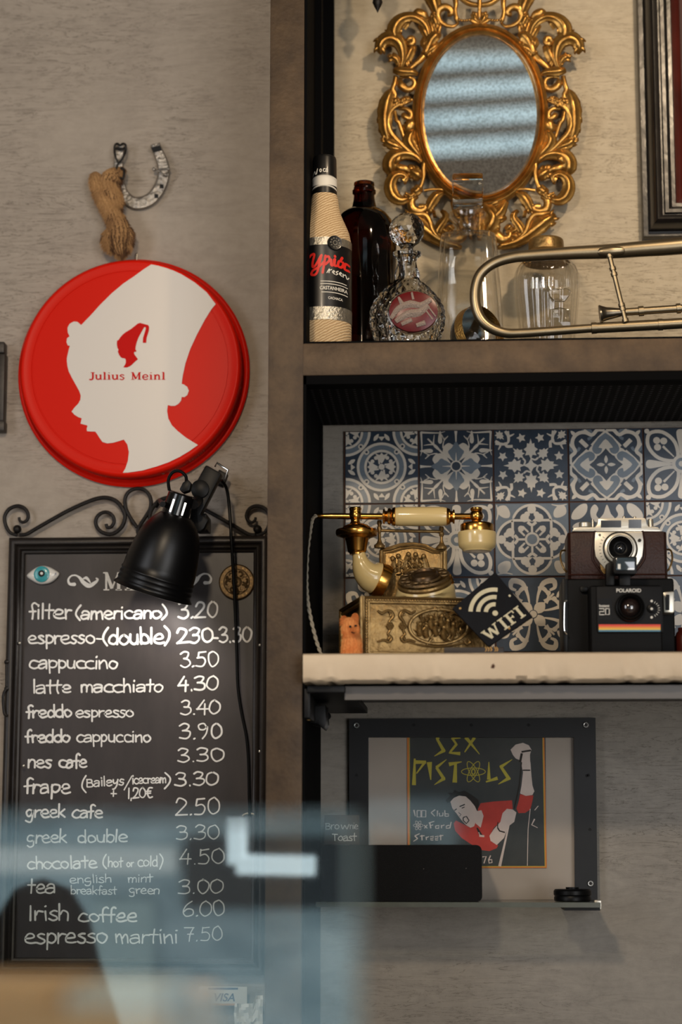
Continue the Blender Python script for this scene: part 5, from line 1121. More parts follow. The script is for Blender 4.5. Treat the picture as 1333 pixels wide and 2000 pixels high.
b = MB(); b.tube([tq.at(x, y, .002) for x, y in ((1212,610),(1260,607),(1333,602),(1480,592))], 7.6 * kt, 18); b.tube([tq.at(x, y, .002) for x, y in ((1248,608),(1258,607))], 10 * kt, 18); b.tube([tq.at(x, y, .002) for x, y in ((1322,603),(1330,602))], 10 * kt, 18); b.build('leadpipe', M_trom, tb)
b = MB(); b.tube([tq.at(x, y, .002) for x, y in ((1172,614),(1175,613.6),(1177,613),(1186,612.6),(1198,611.5),(1214,610))], [18 * kt, 18.5 * kt, 16 * kt, 13 * kt, 11 * kt, 8 * kt], 24); b.build('mouthpiece', mat('mouthpiece_silver', '#6f675a', .28, .95), tb, ang=50)
b = MB(); b.tube([tq.at(x, y, .006) for x, y in ((1190,494),(1223,628))], 4.8 * kt, 16)
for y in (500, 525, 536, 596, 604, 626):
    x = 1190 + (y - 494) * 33 / 134; b.tube([tq.at(x - .8, y - 3, .006), tq.at(x + .8, y + 3, .006)], 6.6 * kt, 16)
b.build('brace', M_trom, tb)
b = MB(); n = 24; q = [tq.at(1195 + 33 * cos(2 * pi * i / n), 492 - 33 * cos(2 * pi * i / n) * .06 + 9 * sin(2 * pi * i / n), .0) for i in range(n)]
b.tube([tq.at(x, 491 - (x - 1195) * .06, .0045) for x in (1163, 1172, 1195, 1218, 1227)], [3 * kt, 9 * kt, 11.5 * kt, 9 * kt, 3 * kt], 18, smooth=3); b.build('brace_saddle', M_trom, tb)

# ================================================================ tiled niche: stone shelf and what stands on it
sh_x0 = P(592, 1300, YS).x
b = MB(); rnd = random.Random(12); N_ = 260
prof = []
xs = [sh_x0 + (XR - sh_x0) * i / N_ for i in range(N_ + 1)]
vs = []; 
def chip(x):
    t = (x * 38) % 1.0
    return .0022 * max(0, noise.noise(V((x * 160, 1, 2)))) + (.0026 if t < .16 else 0) * (.5 + .5 * noise.noise(V((x * 9, 4, 4))) + .3)
for x in xs:
    c = chip(x); t = .0015 * noise.noise(V((x * 60, 7, 1)))
    vs += [(x, -.012, ZS1), (x, YS + .004, ZS1), (x, YS + .001, ZS1 - .002 + t * .4), (x, YS, ZS1 - .006), (x, YS + t * .5, ZS0 + .007), (x, YS + .001 + c, ZS0 + .003 + c), (x, YS + .006, ZS0 + c * .8), (x, -.012, ZS0)]
k = 8
fs = [(i * k + j, i * k + (j + 1) % k, (i + 1) * k + (j + 1) % k, (i + 1) * k + j) for i in range(N_) for j in range(k)] + [tuple(range(k)), tuple(N_ * k + j for j in range(k))[::-1]]
b.add(vs, fs)
b.add([P(963, 1300, YS - .0006) + V((dx, 0, dz)) for dx, dz in ((-.0025, -.003), (.0015, -.0035), (.003, 0), (.001, .0015), (.002, .003), (-.001, .001))], [tuple(range(6))], 1)
tag(b.build('stone_shelf', [M_marble, M_grout], origin=((sh_x0 + XR) / 2, -.1, ZS0)), 'thick pale stone shelf with a chipped lower edge in front of the patterned tiles', 'shelf')
b = MB(); b.box(sh_x0 + .05, XR, YS + .03, -.004, ZS0 - .003, ZS0); b.box(sh_x0 + .05, XR, YS + .03, YS + .034, P(900, 1366, YS + .03).z, ZS0)
tag(b.build('shelf_support', M_zinc, smooth=False), 'grey metal fascia plate under the pale stone shelf', 'plate')
brk = thing('shelf_bracket', 'black folding metal bracket under the left end of the pale stone shelf', 'bracket', P(625, 1420, -.2))
X = sh_x0
b = MB(); zt_ = ZS0 - .001
b.prism([V((X + .004, YS + .02, zt_ - .002)), V((X + .05, YS + .02, zt_ - .002)), V((X + .062, -.20, zt_ - .006)), V((X + .066, -.02, zt_ - .010)), V((X + .004, -.02, zt_ - .010))], [V((X + .004, YS + .02, zt_ - .010)), V((X + .05, YS + .02, zt_ - .010)), V((X + .062, -.20, zt_ - .014)), V((X + .066, -.02, zt_ - .018)), V((X + .004, -.02, zt_ - .018))]); b.build('bracket_plate', M_black, brk, bevel=.0008)
b = MB(); b.pbox(595, 606, 1345, 1402, YS + .03, -.1); b.build('bracket_arm', M_black, brk, bevel=.001)
b = MB(); bpn = PY(-.2); b.slab(bpn, [(600, 1378), (636, 1376), (638, 1412), (632, 1424), (620, 1414), (602, 1412)], -.05, .01); b.build('bracket_joint', M_black, brk, bevel=.002)
b = MB(); b.lathe([(.0045, 0), (.0045, .006), (.0001, .007)], P(637, 1399, -.16), (.5, -.8, 0), 14); b.build('bracket_bolt', M_black, brk)
b = MB(); b.pbox(596, 606, 1402, 1407, -.262, -.25); b.build('latch_tip', M_brassold, brk)

# ---------------------------------------------------------------- antique telephone
TA = V((P(709, 1165, -.25).x, -.25, ZS1 + .0005)); TT = P(709, 1165, -.25).z - ZS1
tu, tw = V((.972, .2345, 0)), V((-.2345, .972, 0)); TLn, TWd = .168, .150
def BL(a, bb_, c): return TA + tu * a + tw * bb_ + V((0, 0, c))
tel = thing('antique_telephone', 'ornate cream and brass antique style rotary telephone at the left end of the stone shelf', 'telephone', BL(.08, .07, 0))
b = MB(); b.obox(BL(.002, .002, .0), tu * (TLn - .004), tw * (TWd - .004), V((0, 0, TT - .002))); b.obox(BL(0, 0, 0), tu * TLn, tw * TWd, V((0, 0, .006))); b.obox(BL(0, 0, TT - .005), tu * TLn, tw * TWd, V((0, 0, .005))); b.build('base_box', M_brassold, tel, bevel=.001)
def front(mb, prof, ox=0., ln=TLn, hh=TT, fu=tu, fn=-tw, o=None):
    o = o or BL(0, 0, 0); vs = []
    for i, d in prof:
        for a, c in ((i, i), (ln - i, i), (ln - i, hh - i), (i, hh - i)): vs.append(o + fu * a + V((0, 0, c)) + fn * d)
    mb.add(vs, [(k * 4 + j, k * 4 + (j + 1) % 4, k * 4 + 4 + (j + 1) % 4, k * 4 + 4 + j) for k in range(len(prof) - 1) for j in range(4)])
for nm, o_, fu, fn, ln in (('front_moulding', BL(0, 0, 0), tu, -tw, TLn), ('side_moulding', BL(0, TWd, 0), -tw, -tu, TWd)):
    b = MB(); front(b, [(0, -.001), (0, .003), (.0015, .0042), (.003, .003), (.0035, .001), (.006, .0008), (.0065, .0025), (.0085, .0028), (.009, .0), (.0095, -.0015)], ln=ln, fu=fu, fn=fn, o=o_); b.build(nm, M_brassold, tel, ang=50)
b = MB()
n = 46
for i in range(n):
    a = .005 + (TLn - .01) * i / (n - 1)
    for c in (.0047, TT - .0047): b.ball(BL(a, -.0016, c), .0017, 6)
for i in range(1, 19):
    c = .0047 + (TT - .0094) * i / 19
    b.ball(BL(.0047, -.0016, c), .0017, 6); b.ball(BL(TLn - .0047, -.0016, c), .0017, 6)
b.build('rope_border', M_brassold, tel)
def FT(x, y, h=.001):                         # point on the telephone's front face seen at a pixel
    return Pl(BL(0, 0, 0), -tw).at(x, y, h)
def tc(x, y): return (650 + x / 3.809, 960 + y / 3.809)
def relief(nm, sets, hook=FT, m=M_brassold):
    b = MB()
    for pts, r in sets: b.tube([hook(*tc(x, y), .0012) for x, y in pts], [q / 3.809 / 1500 for q in r], 8, smooth=4)
    b.build(nm, m, tel)
SCRL = lambda x, s: [([(x - 75 * s, 885), (x - 40 * s, 905), (x, 885), (x + 30 * s, 895), (x + 42 * s, 930), (x + 15 * s, 965), (x + 5 * s, 1000)], [6, 11, 9, 12, 12, 9, 8]), ([(x + 10 * s, 900), (x + 28 * s, 910), (x + 22 * s, 930)], [9, 11, 9]), ([(x + 5 * s, 1000), (x + 18 * s, 1030), (x + 5 * s, 1060), (x + 30 * s, 1090), (x + 10 * s, 1118), (x - 25 * s, 1105), (x - 75 * s, 1118)], [8, 9, 9, 12, 11, 10, 6]), ([(x + 15 * s, 1085), (x + 2 * s, 1100)], [12, 8])]
relief('scroll_relief', SCRL(410, 1)); relief('scroll_relief', SCRL(545, -1))
for x in (428, 525):
    b = MB()
    for i in range(6):
        a = i * pi / 3; b.ball(FT(*tc(x + 16 * cos(a), 1000 + 16 * sin(a)), .002), .0026, 8)
    b.ball(FT(*tc(x, 1000), .003), .0022, 8); b.build('rosette', M_brassold, tel)
b = MB(); oc = (790, 1005)
b.tube([FT(*tc(oc[0] + 218 * cos(2 * pi * i / 40), oc[1] + 128 * sin(2 * pi * i / 40)), .001) for i in range(40)], .0022, 8, closed=True)
rnd = random.Random(21)
b.build('oval_rim', M_brassold, tel)
fig = MB()
for i in range(75):
    a, r = rnd.uniform(0, 2 * pi), sqrt(rnd.random()); x, y = oc[0] + 185 * r * cos(a), oc[1] + 95 * r * sin(a) + 8
    fig.tube([FT(*tc(x + dx, y + dy), .001 + rnd.random() * .003) for dx, dy in ((0, 0), (rnd.uniform(-25, 25), rnd.uniform(-28, 10)), (rnd.uniform(-40, 40), rnd.uniform(-45, 45)))], [.0008, rnd.uniform(.0012, .0026), .0006], 6, smooth=2)
for x, y in ((700, 1000), (735, 935), (815, 925), (860, 960), (900, 985), (770, 985), (655, 985), (830, 1010)):
    fig.ball(FT(*tc(x, y), .0045), .0032, 10); fig.tube([FT(*tc(x, y + 14), .003), FT(*tc(x - 6, y + 48), .005), FT(*tc(x + 8, y + 84), .003)], [.0018, .0042, .003], 8, smooth=3)
fig.build('figure_relief', M_brassold, tel)
relief('bow_relief', [([(750, 880), (770, 865), (790, 885), (815, 865), (835, 882)], [7, 10, 12, 10, 6])], FT)
relief('curl_relief', [([(1010, 1100), (1025, 1120), (1000, 1135), (985, 1115)], [10, 12, 10, 6])])
relief('ribbon_relief', [([(560, 1120), (700, 1150), (860, 1150), (990, 1125)], [5, 8, 8, 5])])
# arched back plate
YBk = -.145; bk = PY(YBk)
PLT = [(352,800),(352,425),(385,418),(420,410),(470,392),(520,380),(600,376),(670,384),(720,402),(760,425),(848,428),(850,800)]
b = MB(); b.slab(bk, [tc(*p) for p in PLT], -.014, 0); b.build('back_plate', M_brassold, tel, bevel=.0012)
b = MB()
EDG = [(362,800),(362,440),(400,430),(440,420),(500,400),(600,392),(690,405),(745,432),(790,442),(838,444),(838,800)]
b.tube([bk.at(*tc(x, y), .001) for x, y in EDG], .0028, 8)
b.tube([bk.at(*tc(x, y), .0006) for x, y in ((385,800),(385,458),(450,448),(520,424),(600,414),(680,426),(740,452),(812,462),(812,800))], .0016, 8); b.build('plate_edging', M_brassold, tel)
BK = lambda x, y, h=.001: bk.at(x, y, h)
relief('back_relief', [([(560,470),(545,520),(530,560),(560,590)],[14,22,20,14]), ([(620,470),(625,510),(600,550)],[14,18,16]), ([(680,480),(690,530),(700,590),(660,620)],[14,24,26,18]), ([(460,490),(455,540),(465,600)],[12,18,18]), ([(495,480),(500,540),(490,610)],[12,16,14]), ([(520,600),(600,590),(700,610),(735,640)],[14,22,24,16]), ([(530,545),(580,550),(610,530)],[10,12,10])], BK)
b = MB()
for x, y in ((565,468),(618,470),(678,482),(490,480),(448,498)): b.ball(bk.at(*tc(x, y), .003), .0036, 10)
b.build('relief_heads', M_brassold, tel)
b = MB(); rnd = random.Random(77)
for i in range(60):
    a, r = rnd.uniform(0, 2 * pi), sqrt(rnd.random()); x, y = 590 + 125 * r * cos(a), 565 + 65 * r * sin(a)
    b.tube([bk.at(*tc(x + dx, y + dy), .0005 + rnd.random() * .004) for dx, dy in ((0, 0), (rnd.uniform(-22, 22), rnd.uniform(-25, 12)), (rnd.uniform(-34, 34), rnd.uniform(-40, 40)))], [.0008, rnd.uniform(.0014, .003), .0007], 6, smooth=2)
b.build('figure_relief', M_brassold, tel)
# posts, cradle bar
YCr = -.15; cr_ = PY(YCr); kt_ = cr_.sc(800, 1050)
for x, yt_, yb_ in ((350, 215, 420), (812, 262, 430)):
    o = cr_.at(*tc(x, yb_)); zt2 = cr_.at(*tc(x, yt_)).z - o.z; r = kt_ / 3.809
    b = MB(); b.lathe([(38 * r, 0), (42 * r, .003), (20 * r, .007), (11 * r, .012), (11 * r, zt2 * .55), (18 * r, zt2 * .6), (20 * r, zt2 * .72), (12 * r, zt2 * .8), (20 * r, zt2 * .9), (16 * r, zt2), (.0001, zt2)], o, (0, 0, 1), 20); b.build('post', M_brassold, tel)
b = MB(); b.tube([cr_.at(*tc(x, y)) for x, y in ((355, 290), (812, 298))], 12 * kt_ / 3.809, 12); b.build('cradle_bar', M_brassold, tel)
# handset
YH = -.165; hd = PY(YH); kh = hd.sc(820, 1010) / 3.809
def HX(x, y, h=0): return hd.at(*tc(x, y), h)
def rod(nm, pts, rad, m, seg=28): b = MB(); b.tube([HX(x, y) for x, y in pts], [r * kh for r in rad], seg); return b.build(nm, m, tel, ang=50)
rod('handle', [(468,186),(500,186),(820,186),(852,187)], [66,72,72,66], M_cream)
rod('handle_rod', [(-126,183),(-10,183),(370,186)], [17,22,24], M_brass)
rod('handle_rod', [(905,186),(1070,186)], [24,24], M_brass)
for pts, rad in (([(372,185),(376,185),(388,185),(392,185),(400,185),(408,185),(412,185),(430,185),(436,185),(448,186),(466,186),(470,186)], [30,56,58,44,40,44,60,64,52,68,72,66]), ([(912,187),(908,187),(896,187),(892,187),(880,187),(874,187),(862,187),(852,187),(848,187)], [28,52,54,42,46,60,62,70,66])):
    rod('collar', pts, rad, M_brass)
def vl(nm, x, rows, m, seg=36):
    o = HX(x, rows[0][0]); b = MB(); zs = [(r * kh, HX(x, y).z - o.z) for y, r in rows]; b.lathe([(.0002, zs[0][1])] + zs + [(.0002, zs[-1][1])], o, (0, 0, 1), seg, caps=False); return b.build(nm, m, tel, ang=45)
vl('ball_joint', 170, [(118,40),(126,46),(138,44),(146,40),(158,44),(180,50),(200,44),(212,34),(225,34),(240,44)], M_brass)
vl('mouthpiece_flange', 180, [(238,44),(250,80),(262,100),(270,106),(282,110),(284,150),(290,156),(310,158),(330,150),(342,110),(350,100)], M_brass)
vl('mouthpiece_cup', 182, [(345,92),(352,88),(440,70),(452,66),(458,56),(470,56)], M_brass)
b = MB(); b.tube([HX(x, y, h) for x, y, h in ((196,462,0),(204,505,0),(218,550,-.001),(245,598,-.004),(285,632,-.008),(335,652,-.013))], [q * kh for q in (48, 56, 74, 96, 116, 126)], 36, smooth=5); b.build('horn', M_cream, tel)
e1 = V((.86, .3, -.36)).normalized()
b = MB(); b.lathe([(118 * kh, -.004), (129 * kh, -.003), (133 * kh, .006), (131 * kh, .010), (118 * kh, .010), (110 * kh, .002), (.0002, .002)], HX(340, 655, -.013), e1, 40); b.build('horn_rim', M_brass, tel)
vl('ball_joint', 1070, [(120,40),(126,46),(142,44),(148,38),(160,46),(185,52),(205,46),(218,34),(232,44)], M_brass)
vl('earpiece_cap', 1075, [(228,60),(236,104),(244,120),(250,124),(292,124),(300,122)], M_brass)
vl('earpiece', 1075, [(296,118),(304,140),(318,144),(390,140),(415,134),(432,112),(446,104),(450,80)], M_cream)
# dial
YD = -.2; dl = PY(YD); DC = dl.at(*tc(690, 690)); kd = dl.sc(830, 1140) / 3.809
da = V((-.12, -.46, .88)).normalized()
o = V((DC.x, DC.y + .012, ZS1 + TT))
b = MB(); up = DC.z - o.z
n = 40; r0, r1 = 258 * kd, 214 * kd; x_, y_, z_ = frame_of(da); vs = []
for k, (rr, c, bx) in enumerate(((r0, o, 0), (r0 * .98, o + V((0, 0, .004)), 0), ((r0 + r1) / 2 * .98, o + (DC - o) * .6, .5), (r1, DC - da * .003, 1), (r1 * .96, DC, 1))):
    for i in range(n):
        a = 2 * pi * i / n; f = V((cos(a), sin(a), 0)); t = x_ * cos(a) + y_ * sin(a)
        vs.append(c + (f.lerp(t, bx)) * rr * (1 if bx else 1) * (1 if bx else .9) )
vs2 = []
for k in range(5):
    ring = vs[k * n:(k + 1) * n]
    if k < 2: # align start of horizontal rings with the tilted frame
        a0 = math.atan2(x_.y, x_.x); ring = [V(((o.x) + (r0 * .9) * cos(a0 + 2 * pi * i / n), o.y + (r0 * .8) * sin(a0 + 2 * pi * i / n), o.z + .004 * k)) for i in range(n)]
    vs2 += ring
mid = [(vs2[n + i] + vs2[3 * n + i]) * .5 for i in range(n)]; vs2[2 * n:3 * n] = mid
b.add(vs2, [(k * n + i, k * n + (i + 1) % n, (k + 1) * n + (i + 1) % n, (k + 1) * n + i) for k in range(4) for i in range(n)] + [tuple(4 * n + i for i in range(n))]); b.build('dial_cone', M_cream, tel, ang=60)
b = MB(); b.lathe([(206 * kd, .0), (212 * kd, .0035), (206 * kd, .006), (194 * kd, .0055), (190 * kd, .003), (.0002, .003)], DC, da, 48); b.build('dial_plate', M_brassold, tel)
b = MB(); b.lathe([(196 * kd, .0085), (186 * kd, .011), (180 * kd, .0095)], DC, da, 48, caps=False); b.lathe([(126 * kd, .0085), (118 * kd, .011), (110 * kd, .0095)], DC, da, 48, caps=False)
for i in range(10):
    a = radians(20 + 30 * i); c = DC + da * .0095 + (x_ * cos(a) + y_ * sin(a)) * (153 * kd)
    b.tube([c + (x_ * cos(q) + y_ * sin(q)) * (34 * kd) for q in [2 * pi * j / 14 for j in range(14)]], .0016, 6, closed=True)
b.build('finger_wheel', M_bronze, tel)
b = MB(); b.lathe([(112 * kd, .006), (108 * kd, .013), (96 * kd, .0155), (86 * kd, .013), (30 * kd, .0135), (.0002, .015)], DC, da, 36); b.build('dial_hub', mat('hub_dark', '#4a3824', .35, .7), tel)
b = MB(); b.tube([DC + x_ * (205 * kd) * s for s in (1.0, 1.06)] + [DC + x_ * (200 * kd) + da * .012], .0016, 8); b.build('finger_stop', M_brass, tel)
# cord
b = MB(); cp2 = catmull([P(x, y, Y) for x, y, Y in ((618,1008,-.17),(611,1014,-.195),(606,1040,-.22),(601,1080,-.25),(599,1130,-.266),(601,1170,-.266),(608,1210,-.26),(618,1250,-.255),(628,1280,-.25))], 12)
for ph in (0, pi):
    b.tube([p + V((cos(i * .8 + ph), sin(i * .8 + ph), 0)) * .0013 for i, p in enumerate(cp2)], .0014, 7)
b.tube([HX(-126, 183), P(616, 1008, -.17)], [.003, .0022], 10)
b.build('twisted_cord', mat('cord_beige', '#a39b8b', .7), tel)
# little orange animal beside the telephone
dog = thing('animal_figurine', 'small fluffy orange animal figurine standing against the left side of the telephone', 'figurine', V((P(688, 1240, -.262).x, -.262, ZS1)))
dq = PY(-.266); kg = dq.sc(688, 1240)
def dgp(x, y, h=0): return dq.at(*tc(x, y), h)
b = MB(); kk_ = kg / 3.809
for pts in (((140,1320,70,0),(140,1240,76,0),(142,1170,76,.002),(145,1110,70,.003),(140,1060,60,.004)), ((140,1075,52,.006),(132,1025,66,.008),(130,980,56,.008),(135,945,34,.006)), ((150,1045,30,.012),(172,1030,24,.018),(184,1024,12,.022)), ((90,985,26,.005),(84,950,20,.004),(92,925,6,.003)), ((160,960,26,.004),(168,930,18,.003),(164,905,5,.002))):
    b.tube([dgp(x, y, h) for x, y, r, h in pts], [r * kk_ for x, y, r, h in pts], 16, smooth=5, flat=.55, nrm=(0, -1, 0))
fu_ = MB(); rnd = random.Random(3)
for f in b.f:
    if len(f) != 4: continue
    nn = (b.v[f[1]] - b.v[f[0]]).cross(b.v[f[3]] - b.v[f[0]])
    if nn.length < 1e-12: continue
    nn.normalize()
    for k in range(2):
        w_ = [rnd.random() for _ in range(4)]; t = sum(w_); p = sum((b.v[i] * (w / t) for i, w in zip(f, w_)), V()); d = (nn * .8 + V((0, 0, -.8))).normalized(); q = d.cross(V((0, -1, .2))).normalized() * .0003
        fu_.add([p - q, p + q, p + d * rnd.uniform(.002, .0045)], [(0, 1, 2)])
b.build('body', M_orange, dog); fu_.build('fur', M_orange, dog, smooth=False)
for x, y in ((132, 1005), (172, 1000)): MB().ball(dgp(x, y, .0185 if x < 150 else .016), .0017, 8).build('eye', M_matte, dog)
b = MB(); b.tube([dgp(x, y, .02) for x, y in ((140,1045),(160,1052),(182,1040))], .0009, 6, smooth=3); b.build('mouth', M_leather, dog)

# ---------------------------------------------------------------- wifi plaque on a small dark box
YW = -.275
wq = Pl((0, YW, P(955, 1266, YW).z), (0, -.985, .17))
c00, c10, c11, c01 = [wq.at(*p) for p in ((955, 1263), (1041, 1204), (968, 1117), (884, 1188))]
def WF(u, v, h=0): return (c00 * (1 - u) + c10 * u) * (1 - v) + (c01 * (1 - u) + c11 * u) * v + wq.n * h
wf = thing('wifi_sign', 'black square plaque with pale arcs and WIFI lettering tilted on one corner against the telephone', 'sign', c00)
b = MB(); b.prism([WF(*p) for p in ((0, 0), (1, 0), (1, 1), (0, 1))], [WF(*p, -.006) for p in ((0, 0), (1, 0), (1, 1), (0, 1))]); b.build('plaque', mat('slate_black', '#0e0f14', .7, var=.3, scale=30, spec=.2), wf, bevel=.0008)
M_wcream = mat('sign_cream', '#c9bf9f', .6, var=.08, scale=90)
for r in (.15, .285, .42):
    b = MB(); vs, fs = rib(arc(.51, .45, r, 42, 138, 14), .075, cap=False); b.flat2(vs, fs, lambda u, v: WF(u, v, .0005)); b.build('signal_arc', M_wcream, wf, smooth=False)
b = MB(); b.flat2(circ(.51, .43, .05, 20), [tuple(range(20))], lambda u, v: WF(u, v, .0005)); b.build('signal_dot', M_wcream, wf, smooth=False)
b = MB(); parts, w_ = serif2d('WIFI')
for i, (vs, fs) in enumerate(parts): b.flat2(vs, fs, lambda u, v: WF(.06 + .88 * u / w_, .08 + .22 * v, .0005 + .00004 * (i % 4)))
b.build('lettering', M_wcream, wf, smooth=False)
for u, v in ((.92, .52), (.52, .06), (.1, .9)):
    b = MB(); b.flat2(circ(u, v, .022, 14), [tuple(range(14))], lambda x, y: WF(x, y, .0006)); b.build('corner_dot', M_brassold if u < .9 else M_wcream, wf, smooth=False)
bx = thing('flat_box', 'low dark box lying on the stone shelf under the wifi plaque', 'box', V((P(930, 1270, -.3).x, -.3, ZS1)))
b = MB(); b.box(P(868, 1270, -.3).x, P(985, 1270, -.3).x, -.3, -.24, ZS1 + .0004, P(930, 1264, -.3).z); b.build('box', mat('box_brown', '#1f1612', .5), bx, bevel=.001)
b = MB(); bq_ = PY(-.3)
for x in (948, 953, 958, 966, 970): vs, fs = rib([(x, 1264), (x + 3, 1268), (x + 1, 1272)], 1.2); b.flat2(vs, fs, lambda u, v: bq_.at(u, v, .0004))
b.build('gilt_lettering', M_gilt, bx, smooth=False)

# ---------------------------------------------------------------- instant camera
def pc(x, y): return (1080 + x / 5.269, 980 + y / 5.269)
YPb, YPf = -.215, -.262
pol = thing('instant_camera', 'black instant camera with a rainbow stripe and round lens standing on the stone shelf', 'camera', V((P(1210, 1270, YPb).x, YPb, ZS1)))
ppb = PY(YPb); ppf = PY(YPf)
xa, xb = ppb.at(*pc(115, 1200)).x, ppb.at(*pc(1260, 1200)).x; zt3 = ppb.at(*pc(700, 788)).z; zsh = ZS1 + .0005
M_polb = mat('camera_black', '#070708', .55, spec=.15, bump=.08, bscale=500); M_polf = mat('camera_face', '#121214', .55, spec=.2, bump=.08, bscale=600)
b = MB(); b.box(xa, xb, YPb, -.12, zsh, zt3); b.build('camera_body', M_polb, pol, bevel=.004, segs=3)
fx0, fx1 = ppf.at(*pc(388, 1200)).x, ppf.at(*pc(1128, 1200)).x; fz1 = ppf.at(*pc(700, 858)).z
b = MB(); b.box(fx0, fx1, YPf, YPb + .002, zsh, fz1); b.build('front_housing', M_polb, pol, bevel=.004, segs=3)
YQ = YPf - .004; pq = PY(YQ)
x0_, x1_, z1_, z0_ = pq.at(*pc(455, 1100)).x, pq.at(*pc(1136, 1100)).x, pq.at(*pc(800, 868)).z, pq.at(*pc(800, 1345)).z
b = MB(); b.box(x0_, x1_, YQ, YPf + .001, z0_, z1_); b.build('face_plate', M_polf, pol, bevel=.0022)
for (y0, y1), c in zip(((1262, 1284), (1284, 1302), (1302, 1318), (1318, 1336)), ('#d6452f', '#e0893a', '#dfb63c', '#4f7f96')):
    b = MB(); b.slab(pq, [pc(475, y0), pc(1112, y0), pc(1112, y1), pc(475, y1)], 0, .0004); b.build('rainbow_stripe', mat('stripe_' + c[1:], c, .5), pol, smooth=False)
b = MB(); print_px(b, 'POLAROID', pc(657, 0)[0], pc(912, 0)[0], pc(0, 932)[1], pc(0, 894)[1], pq, .0004); b.build('lettering', M_inkwht, pol, smooth=False)
b = MB(); b.slab(pq, [pc(468, 998), pc(610, 998), pc(610, 1216), pc(468, 1216)], 0, .0004); b.build('badge', M_blackpl, pol, smooth=False)
b = MB(); print_px(b, 'Instant', pc(480, 0)[0], pc(585, 0)[0], pc(0, 1084)[1], pc(0, 1056)[1], pq, .0008)
b.build('badge_lettering', M_inkwht, pol, smooth=False)
b = MB(); wd = .9
for pts in (([(482,1100),(530,1100),(530,1130),(484,1130),(484,1162),(532,1162)]), ([(546,1100),(584,1100),(584,1160),(546,1160),(546,1100)])):
    vs, fs = rib([pc(*p) for p in pts], 1.6, 0); b.flat2(vs, fs, lambda u, v: pq.at(u, v, .0008))
b.build('badge_number', M_inkwht, pol, smooth=False)
kq_ = pq.sc(1231, 1187) / 5.269; lc = pq.at(*pc(795, 1090))
b = MB(); b.lathe([(152 * kq_, 0), (152 * kq_, .004), (146 * kq_, .007), (132 * kq_, .008), (128 * kq_, .006), (124 * kq_, .012), (112 * kq_, .013), (104 * kq_, .009), (96 * kq_, .004), (.0001, .004)], lc, (0, -1, 0), 56); b.build('lens_barrel', M_blackpl, pol)
b = MB(); b.lathe([(96 * kq_, .004), (80 * kq_, .007), (50 * kq_, .0095), (20 * kq_, .0105), (.0001, .0106)], lc, (0, -1, 0), 40); b.build('lens', mat('lens_glass', '#241a18', .04, coat=1, spec=.9), pol)
dc = pq.at(*pc(1020, 1100)); b = MB(); b.lathe([(46 * kq_, 0), (44 * kq_, .004), (20 * kq_, .005), (.0001, .005)], dc, (0, -1, 0), 28); b.build('exposure_dial', M_blackpl, pol)
for i, (x, y) in enumerate(((1020,1022),(1020,1190),(1020,1102))):
    b = MB(); b.lathe([(13 * kq_, 0), (13 * kq_, .0006), (.0001, .0007)], pq.at(*pc(x, y), .005 if i == 2 else 0), (0, -1, 0), 14); b.build('dial_mark', M_inkwht, pol)
for i in range(8):
    a = radians(-62 + i * 18); p0, p1 = [pc(1020 + r * cos(a), 1105 - r * sin(a)) for r in (68, 84)]
    b = MB(); vs, fs = rib([p0, p1], 1); b.flat2(vs, fs, lambda u, v: pq.at(u, v, .0004)); b.build('dial_tick', M_inkwht, pol, smooth=False)
# finder on its stem, side clip, strap lug
YV = YPf - .006; pv = PY(YV)
b = MB(); b.slab(ppf, [pc(*p) for p in ((690, 735), (802, 735), (802, 862), (690, 862))], -.03, -.006); b.build('finder_stem', M_zinc and M_blackpl, pol, bevel=.001)
b = MB(); b.slab(pv, [pc(*p) for p in ((628, 570), (640, 560), (858, 562), (868, 575), (868, 725), (850, 745), (640, 742), (628, 720))], -.022, 0); b.build('finder_block', M_blackpl, pol, bevel=.0025)
b = MB(); b.slab(pv, [pc(*p) for p in ((655, 578), (846, 578), (846, 702), (655, 702))], 0, .0012); b.build('finder_window', mat('finder_glass', '#39444b', .06, coat=1, spec=.8), pol, bevel=.0004)
b = MB(); b.slab(pv, [pc(*p) for p in ((672, 640), (700, 640), (700, 692), (672, 692))], .001, .0018); b.build('finder_mask', M_satin, pol, smooth=False)
b = MB(); b.slab(ppb, [pc(*p) for p in ((552, 640), (600, 612), (640, 606), (640, 860), (552, 860))], .004, .022); b.build('finder_arm', M_blackpl, pol, bevel=.001)
b = MB(); b.slab(ppb, [pc(*p) for p in ((285, 880), (300, 868), (350, 868), (366, 882), (366, 915), (350, 930), (300, 930), (285, 915))], 0, .006); b.build('shutter_button', M_blackpl, pol, bevel=.001)
b = MB(); b.slab(PY(-.235), [pc(*p) for p in ((1140, 930), (1252, 920), (1256, 1130), (1240, 1145), (1146, 1140))], -.03, 0); b.build('pull_tab', M_satin, pol, bevel=.0015)
b = MB(); b.slab(PY(-.2365), [pc(*p) for p in ((1166, 955), (1204, 955), (1204, 1115), (1166, 1115))], 0, .0012); b.build('tab_window', M_blackpl, pol, smooth=False)
b = MB(); b.tube([PY(-.225).at(*pc(x, y)) for x, y in ((148,1015),(128,1040),(124,1180),(126,1320),(152,1362))], .0014, 8, smooth=3); b.build('strap_lug', M_chrome, pol)
b = MB(); b.slab(ppb, [pc(*p) for p in ((100, 792), (156, 792), (156, 1545), (118, 1545), (100, 1200))], -.08, .002); b.build('side_cover', M_blackpl, pol, bevel=.001)
